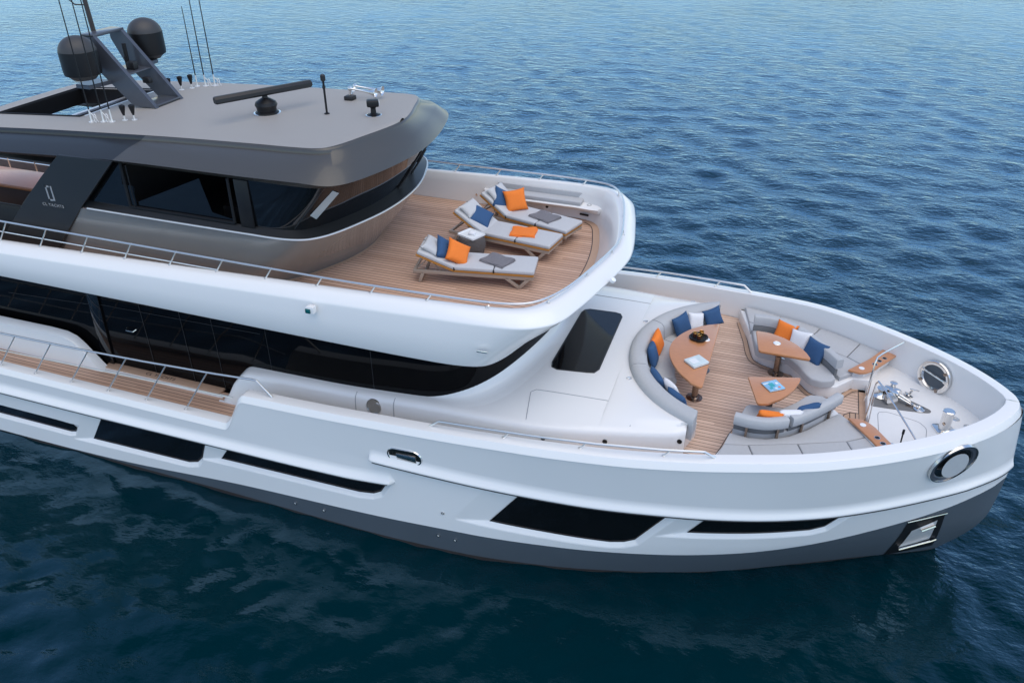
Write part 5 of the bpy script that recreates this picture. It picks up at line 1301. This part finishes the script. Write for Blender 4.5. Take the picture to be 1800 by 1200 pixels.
mb = MB(); V, F = tubeVF([(-20.2, .82, 5.44), (-17.2, .82, 5.44)], .022); mb.add(V, F); V, F = tubeVF([(-20.2, .82, 5.18), (-17.2, .82, 5.18)], .016); mb.add(V, F)
o = Y_(mb, "stair_rail", "steel")
for x in (-20.1, -19.2, -18.3, -17.3):
    mb = MB(); V, F = tubeVF([(x, .82, 4.79), (x, .82, 5.44)], .02); mb.add(V, F); Y_(mb, "stanchion", "steel", o)

# ================================================================== SEA
WATER_BODY = (0.0004, 0.0165, 0.0235, 1)
WATER_TINT = (0.58, 0.81, 1.0, 1)
def sea():
    # fan-shaped fine grid over the visible water, coarse disc elsewhere; z = 0 is the mean level
    ox, oy = 0.0, -16.0
    head = math.atan2(.80328, -.28604)
    nr, nt = 860, 720
    r = np.geomspace(2.0, 3200.0, nr); th = np.linspace(head - R(64), head + R(64), nt)
    RR, TT = np.meshgrid(r, th, indexing='ij')
    X, Yv = ox + RR * np.cos(TT), oy + RR * np.sin(TT)
    sp = np.maximum(RR * math.log(3200 / 2.0) / nr, RR * R(128) / nt)
    Z = np.zeros_like(X)
    g = np.random.default_rng(5)
    for k in range(90):
        lam = 0.26 * (2.6 / .26) ** g.random()
        wdir = R(-80) + g.normal(0, .85)
        amp = 0.0050 * lam ** .85 * (0.5 + 1.0 * g.random())
        if lam > 1.8: amp *= .75
        kx, ky = 2 * math.pi / lam * math.cos(wdir), 2 * math.pi / lam * math.sin(wdir)
        ph = g.random() * 2 * math.pi
        att = np.clip((lam / sp - 2.5) / 3.0, 0, 1)
        arg = kx * X + ky * Yv + ph
        Z += amp * att * (np.sin(arg) + .22 * np.sin(2 * arg + 1.57))
    # sheltered water on the near side of the hull is calmer
    lee = 1 / (1 + np.exp((Yv + 2.5 - .0 * X) / 1.5)); Z *= 1 - .50 * lee
    P = np.stack([X, Yv, Z], -1)
    m = MB()
    V, F = gridVF(P)
    me = bpy.data.meshes.new("sea_water")
    th2 = np.linspace(head + R(64), head + R(296), 60); r2 = np.geomspace(2.0, 3200.0, 40)
    R2, T2 = np.meshgrid(r2, th2, indexing='ij')
    P2 = np.stack([ox + R2 * np.cos(T2), oy + R2 * np.sin(T2), np.zeros_like(R2)], -1)
    V2, F2 = gridVF(P2); o = len(V); F += [tuple(o + i for i in f) for f in F2]; V += V2
    c = [(ox + 2.02 * math.cos(a), oy + 2.02 * math.sin(a), -.004) for a in np.linspace(0, 2 * math.pi, 40, endpoint=False)]
    o = len(V); V += c; F.append(tuple(range(o, o + 40)))
    me.from_pydata(V, [], F)
    me.polygons.foreach_set("use_smooth", [True] * len(me.polygons)); me.update()
    ob = bpy.data.objects.new("sea_water", me); COL.objects.link(ob)
    tag(ob, "rippled blue sea, pale far away and dark teal beside the hull", "sea", kind="structure")
    mt = bpy.data.materials.new("sea_water"); mt.use_nodes = True; n = mt.node_tree.nodes; l = mt.node_tree.links; b = n["Principled BSDF"]
    tc = n.new("ShaderNodeTexCoord")
    hs = []
    for sc_, st, rot, w in ((1.1, (1.0, 1.7, 1), -.25, .62), (2.9, (1.0, 1.6, 1), .3, .30), (8.0, (1.0, 1.4, 1), -.5, .10)):
        mp = n.new("ShaderNodeMapping"); mp.inputs["Scale"].default_value = st; mp.inputs["Rotation"].default_value = (0, 0, rot); l.new(tc.outputs["Object"], mp.inputs[0])
        t = n.new("ShaderNodeTexNoise"); t.inputs["Scale"].default_value = sc_; t.inputs["Detail"].default_value = 4; t.inputs["Roughness"].default_value = .55; l.new(mp.outputs[0], t.inputs["Vector"])
        q = n.new("ShaderNodeMath"); q.operation = 'MULTIPLY'; q.inputs[1].default_value = w; l.new(t.outputs["Fac"], q.inputs[0]); hs.append(q.outputs[0])
    a1 = n.new("ShaderNodeMath"); l.new(hs[0], a1.inputs[0]); l.new(hs[1], a1.inputs[1]); a2 = n.new("ShaderNodeMath"); l.new(a1.outputs[0], a2.inputs[0]); l.new(hs[2], a2.inputs[1])
    bp = n.new("ShaderNodeBump"); bp.inputs["Strength"].default_value = 1.0; bp.inputs["Distance"].default_value = .165
    sx = n.new("ShaderNodeSeparateXYZ"); l.new(tc.outputs["Object"], sx.inputs[0])
    # wind ripples die away in the shelter of the hull, and come and go in cat's-paws
    lee_ = n.new("ShaderNodeMapRange"); lee_.interpolation_type = 'SMOOTHSTEP'; lee_.inputs[1].default_value = -5.0; lee_.inputs[2].default_value = 1.0; lee_.inputs[3].default_value = .22; lee_.inputs[4].default_value = 1.0; l.new(sx.outputs[1], lee_.inputs[0])
    cp = n.new("ShaderNodeTexNoise"); cp.inputs["Scale"].default_value = .11; cp.inputs["Detail"].default_value = 3; l.new(tc.outputs["Object"], cp.inputs["Vector"])
    cm = n.new("ShaderNodeMapRange"); cm.inputs[1].default_value = .35; cm.inputs[2].default_value = .65; cm.inputs[3].default_value = .6; cm.inputs[4].default_value = 1.05; l.new(cp.outputs["Fac"], cm.inputs[0])
    bs = n.new("ShaderNodeMath"); bs.operation = 'MULTIPLY'; l.new(lee_.outputs[0], bs.inputs[0]); l.new(cm.outputs[0], bs.inputs[1]); l.new(bs.outputs[0], bp.inputs["Strength"]); l.new(a2.outputs[0], bp.inputs["Height"])
    n.remove(b); out = n["Material Output"]
    df = n.new("ShaderNodeBsdfDiffuse"); df.inputs["Color"].default_value = WATER_BODY
    gl = n.new("ShaderNodeBsdfGlossy"); gl.inputs["Color"].default_value = WATER_TINT; gl.inputs["Roughness"].default_value = .085
    fr = n.new("ShaderNodeFresnel"); fr.inputs["IOR"].default_value = 1.333
    m0 = n.new("ShaderNodeMath"); m0.operation = 'SUBTRACT'; m0.inputs[1].default_value = .0235; m0.use_clamp = True
    m1 = n.new("ShaderNodeMath"); m1.operation = 'POWER'; m1.inputs[1].default_value = .60
    mr = n.new("ShaderNodeMath"); mr.operation = 'MULTIPLY'; mr.inputs[1].default_value = 1.08; mr.use_clamp = True
    mx = n.new("ShaderNodeMixShader")
    for q in (df, gl, fr): l.new(bp.outputs[0], q.inputs["Normal"])
    l.new(fr.outputs[0], m0.inputs[0]); l.new(m0.outputs[0], m1.inputs[0]); l.new(m1.outputs[0], mr.inputs[0]); l.new(mr.outputs[0], mx.inputs[0]); l.new(df.outputs[0], mx.inputs[1]); l.new(gl.outputs[0], mx.inputs[2]); l.new(mx.outputs[0], out.inputs["Surface"])
    me.materials.append(mt)
sea()
